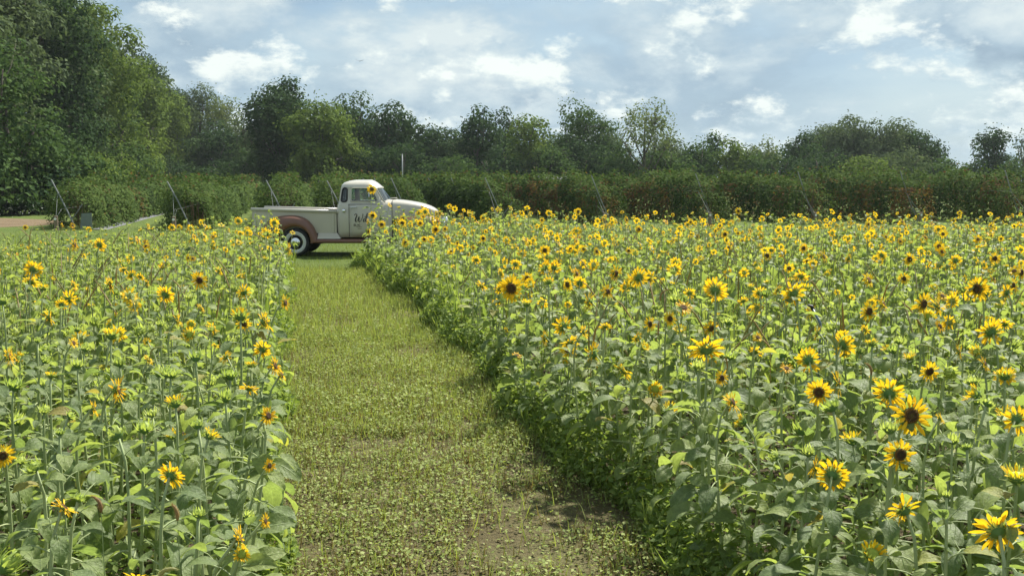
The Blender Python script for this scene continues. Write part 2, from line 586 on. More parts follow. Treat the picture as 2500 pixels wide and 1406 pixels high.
def make_tree(name, label, x, y, H, W, bottom, kind, leaf=.34, clumps=46, per=85, sparse=0.0, lean=0.0, top_pow=1.0, group='trees beyond the berry rows', depth=None, cat='tree', clump_r=None):
    """tapered trunk with limbs under an uneven crown of leaf clumps; bottom = height where the crown begins"""
    root = obj(name, None, None, (x, y, 0), label=label, category=cat, group=group)
    root.empty_display_size = .5
    rx, ry, rz = W / 2, (depth or W) / 2, (H - bottom) / 2
    cz = bottom + rz
    cr0 = clump_r or (0.22 * W + .12 * rz) * .62
    centers, radii = [], []
    k = 0
    lobes = [(np.zeros(3), .72)]                       # boughs: lobes of different size make the outline uneven
    for q in range(int(rng.integers(5, 9))):
        d = unit(1)[0]
        if d[2] < -.2:
            d[2] *= -.6
        lobes.append((d * np.array([.52, .52, .50]) * rng.uniform(.75, 1.1), rng.uniform(.32, .52)))
    if not sparse:                                     # skirts of leaves down to the ground
        for q in range(4):
            an = 1.57 * q + rng.uniform(0, 1.5)
            lobes.append((np.array([math.cos(an) * .52, math.sin(an) * .52, rng.uniform(-.62, -.35)]), rng.uniform(.40, .52)))
    clumps = int(clumps * 1.3)
    while len(centers) < clumps and k < clumps * 40:
        k += 1
        lc, lr = lobes[int(rng.integers(0, len(lobes)))]
        d = unit(1)[0]
        f = (.70 + .30 * rng.random()) if rng.random() < .85 else rng.random() * .7
        u = (lc + d * lr * f) * 1.17
        zz = u[2]
        pinch = 1.0 if zz < 0 else (1 - min(zz * zz, 1) * .35) ** top_pow
        c = np.array([u[0] * (rx - cr0 * .45) * pinch + lean * (zz + 1) * rz, u[1] * (ry - cr0 * .45) * pinch, cz + zz * (rz - cr0 * .35)])
        if c[2] > cz + rz - cr0 * .25 or c[2] < .3:
            continue
        if sparse and zz < -.15 and rng.random() < sparse:
            continue
        rr = cr0 * rng.uniform(.55, 1.15)
        if any(np.linalg.norm((c - q)) < .42 * (rr + r2) for q, r2 in zip(centers, radii)):
            continue
        centers.append(c)
        radii.append(rr)
    sct = Scatter()
    leaf_cloud(sct, centers, radii, per, leaf, tvar=.26, shell=.5 if not sparse else .25)
    # a few sprays that break the outline
    for c, r in list(zip(centers, radii))[::2]:
        n = int(per * .25)
        d = unit(n)
        pos = c + d * (r * rng.uniform(1.0, 1.28, n))[:, None]
        sct.add_many(CARD, frames(pos, d + unit(n), d + unit(n) * .6, leaf * rng.uniform(.5, 1.0, n)), np.clip(rng.normal(.55, .2, n), 0, 1))
    obj('crown', sct.build('crown', [TREEMAT[kind]]), root)
    # trunk and limbs
    tr = max(.12, H * .016)
    top = Vector((lean * rz * 1.2, 0, cz + rz * .35))
    tp = [Vector((0, 0, -.1)), Vector((lean * .2 + random.uniform(-.1, .1), 0, max(bottom, 1) * .6)), Vector((lean * rz * .5, random.uniform(-.2, .2), cz - rz * .25)), top]
    parts = [tube_t([tuple(p) for p in tp], [tr * 1.25, tr, tr * .72, tr * .25], 7)]
    nm = 6 if sparse else 5                          # main limbs, each forking towards the clumps nearest to it
    mains = []
    for k in range(nm):
        a = 2 * math.pi * (k + random.uniform(-.25, .25)) / nm
        t = .34 + .42 * k / nm if not sparse else .36 + .26 * k / nm
        f = t * 3
        j = min(int(f), 2)
        s = tp[j].lerp(tp[j + 1], f - j)
        e = Vector((math.cos(a) * rx * .55 + lean * rz, math.sin(a) * ry * .55, min(s.z + rz * random.uniform(.45, .95), cz + rz * .55)))
        m1 = s.lerp(e, .5) + Vector((random.uniform(-.3, .3), random.uniform(-.3, .3), -.06 * rz + random.uniform(-.2, .25)))
        parts.append(tube_t([tuple(s), tuple(m1), tuple(e)], [tr * .55, tr * .40, tr * .24], 6))
        mains.append((m1, e))
    for i in sorted(range(len(centers)), key=lambda i: rng.random())[:(34 if sparse else 18)]:
        c = Vector(centers[i])
        m1, e = min(mains, key=lambda q: (q[1] - c).length)
        s = m1.lerp(e, random.uniform(.35, 1.0))
        mid = s.lerp(c, .5) + Vector((random.uniform(-.15, .15), random.uniform(-.15, .15), random.uniform(-.25, .1)))
        parts.append(tube_t([tuple(s), tuple(mid), tuple(c)], [tr * .20, tr * .13, tr * .05], 4))
    obj('trunk', join_t(parts).mesh('trunk', [M['bark']]), root)
    return root


def tree_px(name, label, cx, top, wpx, Y, kind, bot=None, **kw):
    P = at(cx, top, Y)
    kw['leaf'] = kw.get('leaf', .34) * .93
    kw['per'] = int(kw.get('per', 85) * .98)
    W = wpx * Y / FPX * 1.25
    b = .3 if bot is None else (max(.4, at(cx, bot, Y).z) if bot < 352 else max(.4, at(cx, bot, Y).z * .45))
    return make_tree(name, label, P.x, P.y, P.z * 1.06, W, b, kind, **kw)


TREES = [
 ('slender_tree', 'greyish slender tree at the far end of the left wood', 485, 198, 120, 150, 4, 400, dict(clumps=34)),
 ('slender_tree', 'thin pale tree with sky showing through beside the left wood', 548, 225, 100, 146, 3, 380, dict(clumps=26, per=55, sparse=.4, leaf=.3)),
 ('slender_tree', 'sparse brownish tree left of the tall dark tree', 612, 268, 110, 124, 4, 395, dict(clumps=24, per=60, sparse=.5, leaf=.3)),
 ('broadleaf_tree', 'tall dark open-crowned tree behind the truck bed, sky gaps below its crown', 676, 197, 172, 110, 0, 385, dict(clumps=52, per=90, sparse=.3, leaf=.34)),
 ('broadleaf_tree', 'yellow-green dense tree reaching the ground behind the truck cab', 785, 236, 150, 104, 1, 432, dict(clumps=60, top_pow=1.6, per=95)),
 ('broadleaf_tree', 'tall green tree with a lumpy top right of the yellow-green tree', 862, 216, 128, 116, 2, 400, dict(clumps=44)),
 ('broadleaf_tree', 'broad dark green round-topped tree left of the white pole', 950, 252, 140, 113, 0, 405, dict(clumps=50)),
 ('broadleaf_tree', 'low dark tree just right of the white pole', 1060, 302, 110, 115, 0, 425, dict(clumps=36)),
 ('broadleaf_tree', 'dark tapering tree, leftmost of the middle group', 1165, 255, 104, 114, 0, 430, dict(clumps=44, top_pow=2.2)),
 ('broadleaf_tree', 'dark tree half hidden behind the light green tall one', 1240, 264, 90, 124, 0, 420, dict(clumps=34)),
 ('broadleaf_tree', 'light green upright tree in the middle of the tree line', 1296, 258, 104, 109, 1, 425, dict(clumps=48, per=75, top_pow=1.4)),
 ('broadleaf_tree', 'rounded tree with small sky gaps left of the umbrella-shaped tree', 1424, 244, 148, 114, 2, 395, dict(clumps=60, per=75, top_pow=.8, leaf=.3)),
 ('umbrella_tree', 'light umbrella-shaped tree with dark bare limbs showing under a thin crown', 1575, 234, 165, 104, 3, 392, dict(clumps=62, per=40, sparse=.62, leaf=.27, clump_r=.95)),
 ('broadleaf_tree', 'low green tree with a pointed tip right of the umbrella-shaped tree', 1740, 309, 76, 116, 2, 430, dict(clumps=26, top_pow=3.0)),
 ('broadleaf_tree', 'round mid-green tree at the left foot of the pointed tree', 1698, 348, 100, 112, 2, 432, dict(clumps=28)),
 ('broadleaf_tree', 'round yellowish tree at the right foot of the pointed tree', 1792, 345, 96, 112, 1, 432, dict(clumps=28)),
 ('broadleaf_tree', 'small pale tree left of the big right-hand clump', 1880, 344, 86, 122, 3, 425, dict(clumps=24, per=65)),
 ('broadleaf_tree', 'dark twin-topped tree at the left end of the big right-hand clump', 1958, 313, 96, 124, 0, 425, dict(clumps=34, top_pow=2.0)),
 ('broadleaf_tree', 'left tall tree of the big right-hand clump', 2064, 281, 140, 128, 4, 425, dict(clumps=48, top_pow=.8)),
 ('broadleaf_tree', 'middle tall tree of the big right-hand clump', 2150, 284, 140, 126, 4, 425, dict(clumps=48, top_pow=.8)),
 ('broadleaf_tree', 'sloping right shoulder tree of the big right-hand clump', 2226, 312, 130, 128, 0, 428, dict(clumps=42)),
 ('broadleaf_tree', 'lowest tree at the right end of the big right-hand clump', 2276, 352, 76, 126, 2, 430, dict(clumps=24)),
 ('broadleaf_tree', 'lone dark tree standing apart at the far right', 2436, 312, 96, 126, 0, 426, dict(clumps=38, top_pow=1.6)),
 ('slender_tree', 'thin tree cut off by the right edge of the photo', 2506, 312, 50, 128, 4, 420, dict(clumps=14, per=50)),
]
for (nm, lab, cx, top, wp, Y, kind, bot, kw) in TREES:
    tree_px(nm, lab, cx, top, wp, Y, kind, bot, **kw)

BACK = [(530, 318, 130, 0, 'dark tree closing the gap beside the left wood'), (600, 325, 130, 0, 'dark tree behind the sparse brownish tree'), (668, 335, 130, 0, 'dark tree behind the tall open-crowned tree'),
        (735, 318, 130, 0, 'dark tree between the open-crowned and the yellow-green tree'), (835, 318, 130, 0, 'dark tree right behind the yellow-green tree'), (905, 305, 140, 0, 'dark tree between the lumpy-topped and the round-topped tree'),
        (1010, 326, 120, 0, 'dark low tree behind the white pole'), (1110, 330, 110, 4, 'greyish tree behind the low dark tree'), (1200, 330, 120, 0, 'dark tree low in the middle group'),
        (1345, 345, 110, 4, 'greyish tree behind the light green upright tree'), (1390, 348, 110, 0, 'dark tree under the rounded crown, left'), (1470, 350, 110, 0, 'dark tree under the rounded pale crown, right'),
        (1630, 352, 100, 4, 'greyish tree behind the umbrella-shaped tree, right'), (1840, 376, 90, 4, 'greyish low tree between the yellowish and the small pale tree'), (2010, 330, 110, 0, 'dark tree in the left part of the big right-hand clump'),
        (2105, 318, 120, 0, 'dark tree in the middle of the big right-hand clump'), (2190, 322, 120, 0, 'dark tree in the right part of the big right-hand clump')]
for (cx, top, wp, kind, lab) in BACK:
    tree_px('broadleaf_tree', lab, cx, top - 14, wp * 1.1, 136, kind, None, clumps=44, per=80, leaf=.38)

SHRUBS = [
 (560, 395, 120, 118, 0, 'dark bushy growth at the foot of the thin pale tree'), (640, 372, 120, 116, 0, 'dark bush under the sparse brownish tree'),
 (725, 385, 110, 108, 0, 'dark bush under the tall open-crowned tree'), (890, 372, 120, 108, 0, 'dark bush behind the truck cab roof'),
 (985, 360, 100, 106, 0, 'dark bush behind the white pole'), (1100, 385, 90, 104, 2, 'green bush below the low dark tree'),
 (1120, 330, 70, 118, 4, 'greyish small tree between the low dark tree and the middle group'),
 (1215, 380, 90, 106, 0, 'dark bush at the foot of the middle group'), (1345, 372, 100, 106, 2, 'mid-green bush right of the light green tall tree'),
 (1420, 352, 150, 110, 0, 'wide dark bush under the rounded tree'), (1505, 378, 90, 104, 2, 'green bush left of the umbrella-shaped tree trunk'),
 (1500, 330, 70, 112, 4, 'small greyish tree between the rounded and the umbrella-shaped tree'), (1545, 392, 80, 108, 4, 'low grey bush behind the umbrella-shaped tree trunk'),
 (1625, 372, 90, 106, 2, 'green bush right of the umbrella-shaped tree trunk'), (1660, 362, 60, 118, 4, 'grey-green small tree left of the pointed tree'),
 (1845, 382, 80, 110, 2, 'green bush right of the yellowish round tree'), (1905, 395, 80, 108, 0, 'dark bush left of the big right-hand clump'),
 (2010, 372, 110, 112, 0, 'dark bush at the foot of the big right-hand clump'), (2110, 392, 110, 108, 1, 'yellowish bush in front of the big right-hand clump'),
 (2205, 385, 120, 110, 4, 'grey-green bush under the right shoulder tree'), (2300, 398, 80, 112, 2, 'low bush at the right end of the big clump'),
 (2480, 395, 60, 120, 2, 'low bush right of the lone dark tree'), (2385, 398, 60, 124, 2, 'low bush left of the lone dark tree'),
]
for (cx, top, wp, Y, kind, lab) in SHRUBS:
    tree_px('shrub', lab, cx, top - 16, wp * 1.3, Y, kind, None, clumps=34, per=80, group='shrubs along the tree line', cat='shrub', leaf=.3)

# the tall wood on the left runs away from the viewer beside the berry rows
LW = [
 (60, -22.5, 21, 12, 4, 'nearest tall greyish tree of the left wood, cut by the left edge'), (70, -22.0, 25, 12, 4, 'tall grey-green tree at the top left corner'),
 (80, -19.5, 19, 10, 0, 'dark tree in the near part of the left wood'), (88, -22.0, 26, 12, 4, 'tallest tree of the left wood, its top above the frame'),
 (98, -19.5, 20, 10, 1, 'yellow-green tree lit at the edge of the left wood'), (108, -22.5, 21.5, 11, 2, 'tree with a broad crown in the middle of the left wood'),
 (118, -19.0, 16.5, 9, 1, 'low bright tree at the edge of the left wood, middle part'), (130, -21.5, 20.5, 10, 4, 'grey-topped tree in the far part of the left wood'),
 (142, -19.0, 16.5, 9, 1, 'bright yellow-green tree in the far part of the left wood'), (152, -21.5, 20.5, 9, 0, 'dark pointed tree near the far end of the left wood'),
 (168, -19.5, 17, 9, 2, 'green tree at the far end of the left wood'), (182, -20.5, 18.5, 10, 0, 'last dark tree of the left wood'),
]
for (Y, lat, H, W, kind, lab) in LW:
    make_tree('woodland_tree', lab, SL * Y + lat, Y, H, W * 1.15, .8, kind, leaf=.31 if Y < 100 else .38, clumps=110 if Y < 100 else 80, per=80 if Y < 100 else 60, group='trees of the left wood', clump_r=1.55)
make_tree('woodland_tree', 'shorter bright green tree in front of the left wood at the left edge', -26.3, 54, 9.2, 6.2, .8, 2, leaf=.26, clumps=70, per=80, group='trees of the left wood', clump_r=.85)
UW = [(51, -15.6, 3.6, 5, 2, 'leafy shrub at the left edge beyond the dirt track'), (54, -13.9, 3.4, 5, 0, 'dark shrub left of the bare leaning post'), (57, -12.6, 3.4, 5, 2, 'green shrub right behind the bare leaning post'),
      (66, -13.2, 3.2, 5, 1, 'yellowish shrub behind the leftmost berry row'), (56, -17.6, 4.6, 6.5, 2, 'leafy shrub under the left wood, first beyond the dirt track'), (62, -15.8, 4.4, 6, 0, 'dark shrub behind the leaning post at the left'),
      (70, -16.8, 5.4, 7, 2, 'green shrub below the nearest trees of the left wood'), (80, -15.6, 4.6, 7, 1, 'yellowish shrub at the edge of the left wood, near part'),
      (92, -15.8, 5.4, 7, 2, 'tall shrub at the edge of the left wood, middle part'), (104, -15.8, 4.8, 7, 1, 'bright shrub at the edge of the left wood, middle part'),
      (118, -15.8, 5.4, 8, 0, 'dark shrub at the edge of the left wood, far part'), (134, -15.8, 5.2, 8, 2, 'green shrub at the edge of the left wood, far part'), (150, -15.8, 5.8, 8, 1, 'last bright shrub where the left wood meets the far trees')]
for (Y, lat, H, W, kind, lab) in UW:
    make_tree('shrub', lab, SL * Y + lat, Y, H, W, .3, kind, leaf=.26, clumps=44, per=80, group='shrubs under the left wood', cat='shrub', clump_r=.95)

# far woods closing the horizon
fw = Scatter()
for i in range(230):
    x = rng.uniform(-300, 300)
    y = 262 + rng.uniform(-18, 40) - abs(x) * .12
    h = rng.uniform(4.0, 7.2) + 3.0 * (abs(x) > 170)
    leaf_cloud(fw, [np.array([x, y, h * .62]), np.array([x + rng.uniform(-2, 2), y, h * .3])], [h * .42, h * .45], 7, 1.1, tint0=rng.uniform(.25, .8))
obj('distant_wood', fw.build('distant_wood', [TREEMAT[2]]), kind='stuff', label='low distant wood on the horizon behind the tree line', category='woods')

# ------------------------------------------------------------------ berry rows on leaning trellis posts
ROWMAT = foliage('berry_leaves', [(0.0, (0.030, 0.052, 0.018)), (0.42, (0.052, 0.085, 0.025)), (0.68, (0.085, 0.130, 0.034)), (0.78, (0.115, 0.085, 0.036)), (0.9, (0.120, 0.060, 0.034)), (1.0, (0.20, 0.13, 0.03))], 0.30, rough=.8, spec=.02, tmul=(1.05, 1.1, .8))
M['galv'] = plain('galvanised_steel', (0.20, 0.215, 0.21), 0.7, 0.2, vary=.2)
M['wood_post'] = plain('weathered_post', (0.20, 0.15, 0.10), .9, vary=.35, scale=5, bump=.5)
M['white_cap'] = plain('white_disc', (0.75, 0.74, 0.70), .6)
M['mulch'] = plain('woven_ground_cover', (0.115, 0.12, 0.125), .7, vary=.2, scale=3)
M['plate'] = plain('grey_sheet', (0.13, 0.16, 0.135), .7, vary=.15)
M['cane'] = plain('cane', (0.14, 0.085, 0.05), .85, vary=.3)
BERRY = Tmpl([(0, 0, 0), (.5, -.40, .06), (1.1, 0, -.16), (.5, .40, .06)], [(0, 1, 2), (0, 2, 3)])
ROW_Y = 42.0


def berry_row(lat, length, top, red, label, dens=1.0, y0=ROW_Y, post=True, mulch=False, wide=1.0):
    bx = SL * y0 + lat
    root = obj('berry_trellis_row', None, None, (bx, y0, 0), label=label, category='berry row', group='berry rows on leaning trellis posts')
    root.empty_display_size = .3
    sct = Scatter()
    dirv = np.array([SL, 1.0, 0])
    dirv = dirv / np.linalg.norm(dirv)
    rt = np.array([dirv[1], -dirv[0], 0])
    # mounded sections of canes, each with its own size and colour
    s = 0.0
    while s < length:
        w = rng.uniform(.7, 1.5)
        far = min(1.0, s / 30.0)
        sz = .10 + .13 * far
        hh = top * rng.uniform(.76, 1.07) * (.80 if s < .8 else 1.0)
        hw = rng.uniform(.55, .88) * wide
        n = int(w * (760 - 580 * far) * dens)
        u = rng.uniform(-.5, .5, n) * (w + .5)
        ang = rng.uniform(-.15, math.pi + .15, n)
        rr = .72 + .34 * rng.random(n) ** .7
        cx_ = np.cos(ang) * hw * rr
        cz_ = np.maximum(.05, np.abs(np.sin(ang)) ** .55 * hh * rr * np.sign(np.sin(ang)) * .97)
        lift = rng.random(n) < .35                      # the sides down to the ground
        cz_ = np.where(lift, rng.uniform(.05, 1.0, n) * hh * .85, cz_)
        cx_ = np.where(lift, np.sign(cx_) * hw * rng.uniform(.75, 1.1, n), cx_)
        cx_ = cx_ - .30 * (cz_ / 2.0)                   # carried by the leaning posts
        pos = dirv * (s + u)[:, None] + rt * cx_[:, None] + np.array([0, 0, 1]) * cz_[:, None]
        if s < .4:
            pos[:, 1] = np.maximum(pos[:, 1], -.25)
        nr = rt * (np.cos(ang) * 1.0)[:, None] + np.array([0, 0, 1]) * (.35 + np.sin(ang))[:, None] - dirv * .25 + unit(n) * .55
        Ms = frames(pos, nr, unit(n) + np.array([0, 0, -.5]), sz * rng.uniform(.6, 1.4, n))
        base = rng.normal(.30 if lat > 6 else .52, .15)
        if rng.random() < red:
            base = rng.uniform(.70, .90)
        ti = np.clip(base + rng.normal(0, .13, n), 0, .69 if lat < 6 and rng.random() < .85 else 1)
        if lat > 6:                                     # leaves along the top take a lighter green tint
            ti = np.where(cz_ > hh * .86, np.clip(rng.normal(.58, .08, n), 0, .70), ti)
        sct.add_many(BERRY, Ms, ti)
        # shoots that stand out of the top
        m = int(34 * dens)
        sp = dirv * (s + rng.uniform(0, w, m))[:, None] + rt * rng.uniform(-.7, .4, m)[:, None] + np.array([0, 0, 1]) * (hh * .96 + rng.random(m) ** 2.2 * .45 - .05)[:, None]
        sct.add_many(BERRY, frames(sp, unit(m) + np.array([0, 0, .6]), unit(m), sz * rng.uniform(.6, 1.2, m)), np.clip(rng.normal(.55, .15, m), 0, 1))
        for q in range(3 if s < 22 else 1):              # arching canes with leaves, free of the wires
            c0 = dirv * (s + rng.uniform(0, w)) + rt * rng.uniform(-.75, .45) + np.array([0, 0, hh * rng.uniform(.80, .95)])
            kk = 14
            tt = np.linspace(0, 1, kk)
            ln = rng.uniform(.25, .75)
            dr = rt * rng.normal(0, .5) + dirv * rng.normal(0, .4)
            pp = c0 + np.outer(tt * ln, np.array([0, 0, 1.0])) * (1 - .45 * tt)[:, None] + np.outer(tt ** 1.6 * ln, dr) + rng.normal(0, .035, (kk, 3))
            sct.add_many(BERRY, frames(pp, unit(kk) * .7 + np.array([0, 0, .6]), unit(kk), sz * rng.uniform(.7, 1.3, kk)), np.clip(rng.normal(.56, .12, kk), 0, 1))
        s += w * .8
    obj('foliage', sct.build('foliage', [ROWMAT]), root, kind='stuff')
    # inner tangle of canes
    parts = []
    for k in range(int(min(length, 30) * 3)):
        s = rng.uniform(0, min(length, 34))
        b = dirv * s + rt * rng.uniform(-.25, .25)
        t = b + rt * rng.uniform(-.6, .4) + dirv * rng.uniform(-.3, .3)
        parts.append(tube_t([(b[0], b[1], 0), ((b[0] + t[0]) / 2 + .08, (b[1] + t[1]) / 2, top * .55), (t[0], t[1], top * rng.uniform(.75, .98))], [.014, .011, .006], 4, 0, False))
    obj('canes', join_t(parts).mesh('canes', [M['cane']]), root, kind='stuff')
    if post:
        for j, s in enumerate((0.0, 9.0, 18.0)):
            if s > length - 3 or (j and lat > 14):
                continue
            o = dirv * s + (dirv * (-.35 if lat < 14 else .22) if j == 0 else 0) + rt * (.25 if lat > 14 else 0)
            V, F = tube_arrays([(o[0], o[1], .10), (o[0] - .42, o[1], 1.05), (o[0] - .80, o[1] + .02, top + .02)], .021 if lat > 6 else .026, 8)
            obj('leaning_post', pymesh('leaning_post', V, F, M['galv']), root)
        if lat in (-8.2, -.4, 8.4):
            V, F = tube_arrays([(-.05, -.4, .32), (.18, -.38, .62), (.38, -.36, .92)], .016, 6)
            obj('brace_arm', pymesh('brace_arm', V, F, M['galv']), root)
        V, F = tube_arrays([(-.25, -1.15, 0), (-.25, -1.15, .30), (-.25, -1.16, .52)], [.075, .072, .07], 9)
        ap = obj('anchor_post', pymesh('anchor_post', V, F, M['wood_post'], False), root)
        V, F = tube_arrays([(-.25, -1.222, .42), (-.25, -1.236, .42)], [.045, .045], 10)
        obj('white_marker', pymesh('white_marker', V, F, M['white_cap']), ap)
        for hz in (.75, 1.35):
            V, F = tube_arrays([(-.25, -1.15, .45), (-.3 - hz * .2, -.2, hz), (-.3 - hz * .2 + SL * 20, 20, hz)], .006, 4)
            obj('wire', pymesh('wire', V, F, M['galv']), root)
    if mulch:
        V = []
        for s in (-.9, 6, 14, 24, 40):
            for q in (.70, 1.20):
                p = dirv * s + rt * q
                V.append((p[0], p[1], .008 + .03 * (q < 1)))
        F = [(2 * i, 2 * i + 1, 2 * i + 3, 2 * i + 2) for i in range(4)]
        obj('ground_cover_strip', pymesh('ground_cover_strip', V, F, M['mulch']), root)
    return root


ROWS = [
 (-8.2, 66, 1.80, .05, 'leftmost berry row beside the dirt track, tall leaning post bare at its end', True, 38.0, 1.25),
 (-3.9, 66, 1.74, .03, 'berry row right of the bright grass alley on the left', False, 37.5, 1.35),
 (-0.4, 62, 1.78, .04, 'green berry row behind the truck bed', False, 40.0, 1.3),
 (2.0, 50, 1.76, .04, 'green berry row behind the truck cab', False, 42.0, 1.1),
 (4.6, 62, 1.86, .05, 'green berry row behind the truck hood', False, 42.0, 1.1),
 (8.4, 34, 1.88, .10, 'green berry row whose end stands just right of the truck nose', False, 42.0, 1.0),
 (12.7, 26, 1.98, .60, 'reddish-brown berry row with golden leaves near its leaning post', False, 42.0, 1.0),
 (16.9, 20, 2.04, .45, 'brown-tinged berry row right of the golden-leaved one', False, 42.0, 1.0),
 (21.1, 17, 2.12, .30, 'dark green berry row in the right half, third from the right edge', False, 42.0, 1.05),
 (25.3, 15, 2.14, .30, 'dark berry row, second from the right edge', False, 42.0, 1.05),
 (29.6, 14, 2.16, .35, 'dark berry row at the right edge of the photo', False, 42.0, 1.05),
 (33.9, 12, 2.16, .30, 'berry row cut off by the right edge of the photo', False, 42.0, 1.05),
]
for (lat, ln, top, red, lab, mu, y0, wide) in ROWS:
    berry_row(lat, ln, top, red, lab, 1.0, y0, True, mu, wide)

# grey sheet leaning at the first anchor, plain pole, shed roof
P = at(204, 540, 37.3)
V = [(P.x - .14, P.y, .05), (P.x + .28, P.y + .05, .05), (P.x + .26, P.y + .12, .62), (P.x - .10, P.y + .07, .60)]
V += [(x, y + .012, z) for x, y, z in V]
obj('grey_sheet', pymesh('grey_sheet', V, [(0, 1, 2, 3), (7, 6, 5, 4), (0, 4, 5, 1), (1, 5, 6, 2), (2, 6, 7, 3), (3, 7, 4, 0)], M['plate']), label='small grey sheet leaning by the leftmost row end', category='sheet')
P = at(982, 377, 88)
V, F = tube_arrays([(0, 0, 0), (0, 0, P.z * .5), (0, 0, P.z)], [.06, .055, .05], 10)
po = obj('pole', None, None, (P.x, P.y, 0), label='plain white pole standing before the dark trees behind the truck hood', category='pole')
obj('shaft', pymesh('shaft', V, F, plain('pale_pole', (.34, .35, .35), .6), True), po)
V, F = tube_arrays([(0, 0, P.z), (0, 0, P.z + .05)], [.07, .03], 10)
obj('cap', pymesh('cap', V, F, M['galv']), po)
P = at(1345, 436, 86)
sh = obj('shed', None, None, (P.x, P.y, 0), label='low shed with a pale grey roof just showing above the berry rows', category='shed')
wd = 1.25  # half the shed's length
obj('wall', pymesh('wall', [(-wd, -1, 0), (wd, -1, 0), (wd, 1, 0), (-wd, 1, 0), (-wd, -1, 1.75), (wd, -1, 1.75), (wd, 1, 1.75), (-wd, 1, 1.75)],
                   [(0, 1, 5, 4), (1, 2, 6, 5), (2, 3, 7, 6), (3, 0, 4, 7)], M['plate']), sh)
obj('roof', pymesh('roof', [(-wd - .1, -1.15, 1.76), (wd + .1, -1.15, 1.76), (wd + .1, 0, 2.02), (-wd - .1, 0, 2.02), (wd + .1, 1.15, 1.76), (-wd - .1, 1.15, 1.76), (-wd - .1, -1.15, 1.72), (wd + .1, -1.15, 1.72)],
                   [(0, 1, 2, 3), (3, 2, 4, 5), (6, 7, 1, 0)], plain('grey_roof', (.085, .09, .10), .9)), sh)
# ------------------------------------------------------------------ the pickup truck
M['beige'] = plain('beige_paint', (0.46, 0.43, 0.36), 0.28, 0, .6, vary=.05, scale=2)
M['maroon'] = plain('red_brown_paint', (0.145, 0.058, 0.032), 0.36, 0, .25, vary=.08, scale=2)
M['tyre'] = plain('tyre_rubber', (0.012, 0.013, 0.015), .75)
M['white_wall'] = plain('white_rubber', (0.50, 0.50, 0.47), .6, vary=.06)
M['chrome'] = plain('chrome', (0.72, 0.73, 0.74), .12, 1.0)
M['dark'] = plain('dark_trim', (0.012, 0.012, 0.013), .6)
M['seat'] = plain('seat_cloth', (0.05, 0.045, 0.04), .8)
M['letter'] = plain('black_lettering', (0.018, 0.017, 0.017), .5)
M['seam'] = plain('seam_shadow_gap', (0.03, 0.027, 0.024), .8)
M['lamp_glass'] = plain('lamp_glass', (0.75, 0.77, 0.78), .08, .3, .5)
M['tail_red'] = plain('tail_lamp', (0.30, 0.012, 0.010), .2)
M['bedwood'] = plain('bed_boards', (0.12, 0.075, 0.04), .7, vary=.3)


def glass_material():
    m, t, out = newmat('window_glass')
    tr = nd(t, 'ShaderNodeBsdfTransparent')
    tr.inputs[0].default_value = (.72, .86, .84, 1)
    gl = nd(t, 'ShaderNodeBsdfGlossy')
    gl.inputs['Roughness'].default_value = .03
    fr = nd(t, 'ShaderNodeFresnel')
    fr.inputs[0].default_value = 1.5
    ms = nd(t, 'ShaderNodeMixShader')
    lk(t, math_n(t, 'ADD', fr.outputs[0], .04), ms.inputs[0])
    lk(t, tr.outputs[0], ms.inputs[1])
    lk(t, gl.outputs[0], ms.inputs[2])
    lk(t, ms.outputs[0], out.inputs[0])
    return m


M['glass'] = glass_material()
TY = 25.42                                               # truck centre line, metres ahead
TX = at(612, 560, TY - .80).x
truck = obj('pickup_truck', None, None, (TX, TY, 0.0), label='vintage beige pickup truck with red-brown fenders and whitewall tyres parked across the path end', category='truck')
truck.rotation_euler = (0, 0, R(0.6))


def part(name, V, F, mat, parent=truck, smooth=False, **k):
    return obj(name, pymesh(name, V, F, mat, smooth), parent, **k)


def boxV(x0, x1, y0, y1, z0, z1):
    V = [(x0, y0, z0), (x1, y0, z0), (x1, y1, z0), (x0, y1, z0), (x0, y0, z1), (x1, y0, z1), (x1, y1, z1), (x0, y1, z1)]
    F = [(0, 3, 2, 1), (4, 5, 6, 7), (0, 1, 5, 4), (1, 2, 6, 5), (2, 3, 7, 6), (3, 0, 4, 7)]
    return V, F


def bevelled(o, wd=.012, seg=2):
    b = o.modifiers.new('bevel', 'BEVEL')
    b.width, b.segments, b.limit_method = wd, seg, 'ANGLE'
    return o


def grid_faces(nr, nc, wrap=False):
    F = []
    for i in range(nr - 1):
        for j in range(nc if wrap else nc - 1):
            j2 = (j + 1) % nc
            F.append((i * nc + j, i * nc + j2, (i + 1) * nc + j2, (i + 1) * nc + j))
    return F


# cargo bed
def railz(x):
    return 1.155 - .027 * x


BW = .70
for s in (-1, 1):
    V = []
    for x in (.03, .7, 1.4, 2.04):
        V += [(x, s * BW, .56), (x, s * BW, railz(x) - .05), (x, s * (BW - .035), railz(x) - .05), (x, s * (BW - .035), .56)]
    part('bed_side', V, grid_faces(4, 4, True) + [(0, 1, 2, 3), (12, 13, 14, 15)], M['beige'])
    V, F = tube_arrays([(-.01, s * (BW + .01), railz(0) - .02), (1.0, s * (BW + .01), railz(1) - .02), (2.05, s * (BW + .01), railz(2.05) - .02)], .040, 12)
    part('bed_rail', V, F, M['beige'], smooth=True)
    V, F = tube_arrays([(2.05, s * (BW + .01), railz(2.05) - .022), (2.10, s * (BW + .0), railz(2.05) - .03), (2.135, s * (BW - .03), railz(2.05) - .06)], [.046, .046, .03], 12)
    part('rail_end', V, F, M['beige'], smooth=True)
    for xa, xb in ((1.93, 1.985), (.06, .11)):
        V, F = boxV(xa, xb, s * BW - .022, s * BW + .022, .565, railz(xa) - .055)
        bevelled(part('stake_pocket', V, F, M['beige']), .008)
V, F = boxV(2.0, 2.035, -BW + .04, BW - .04, .52, 1.09)
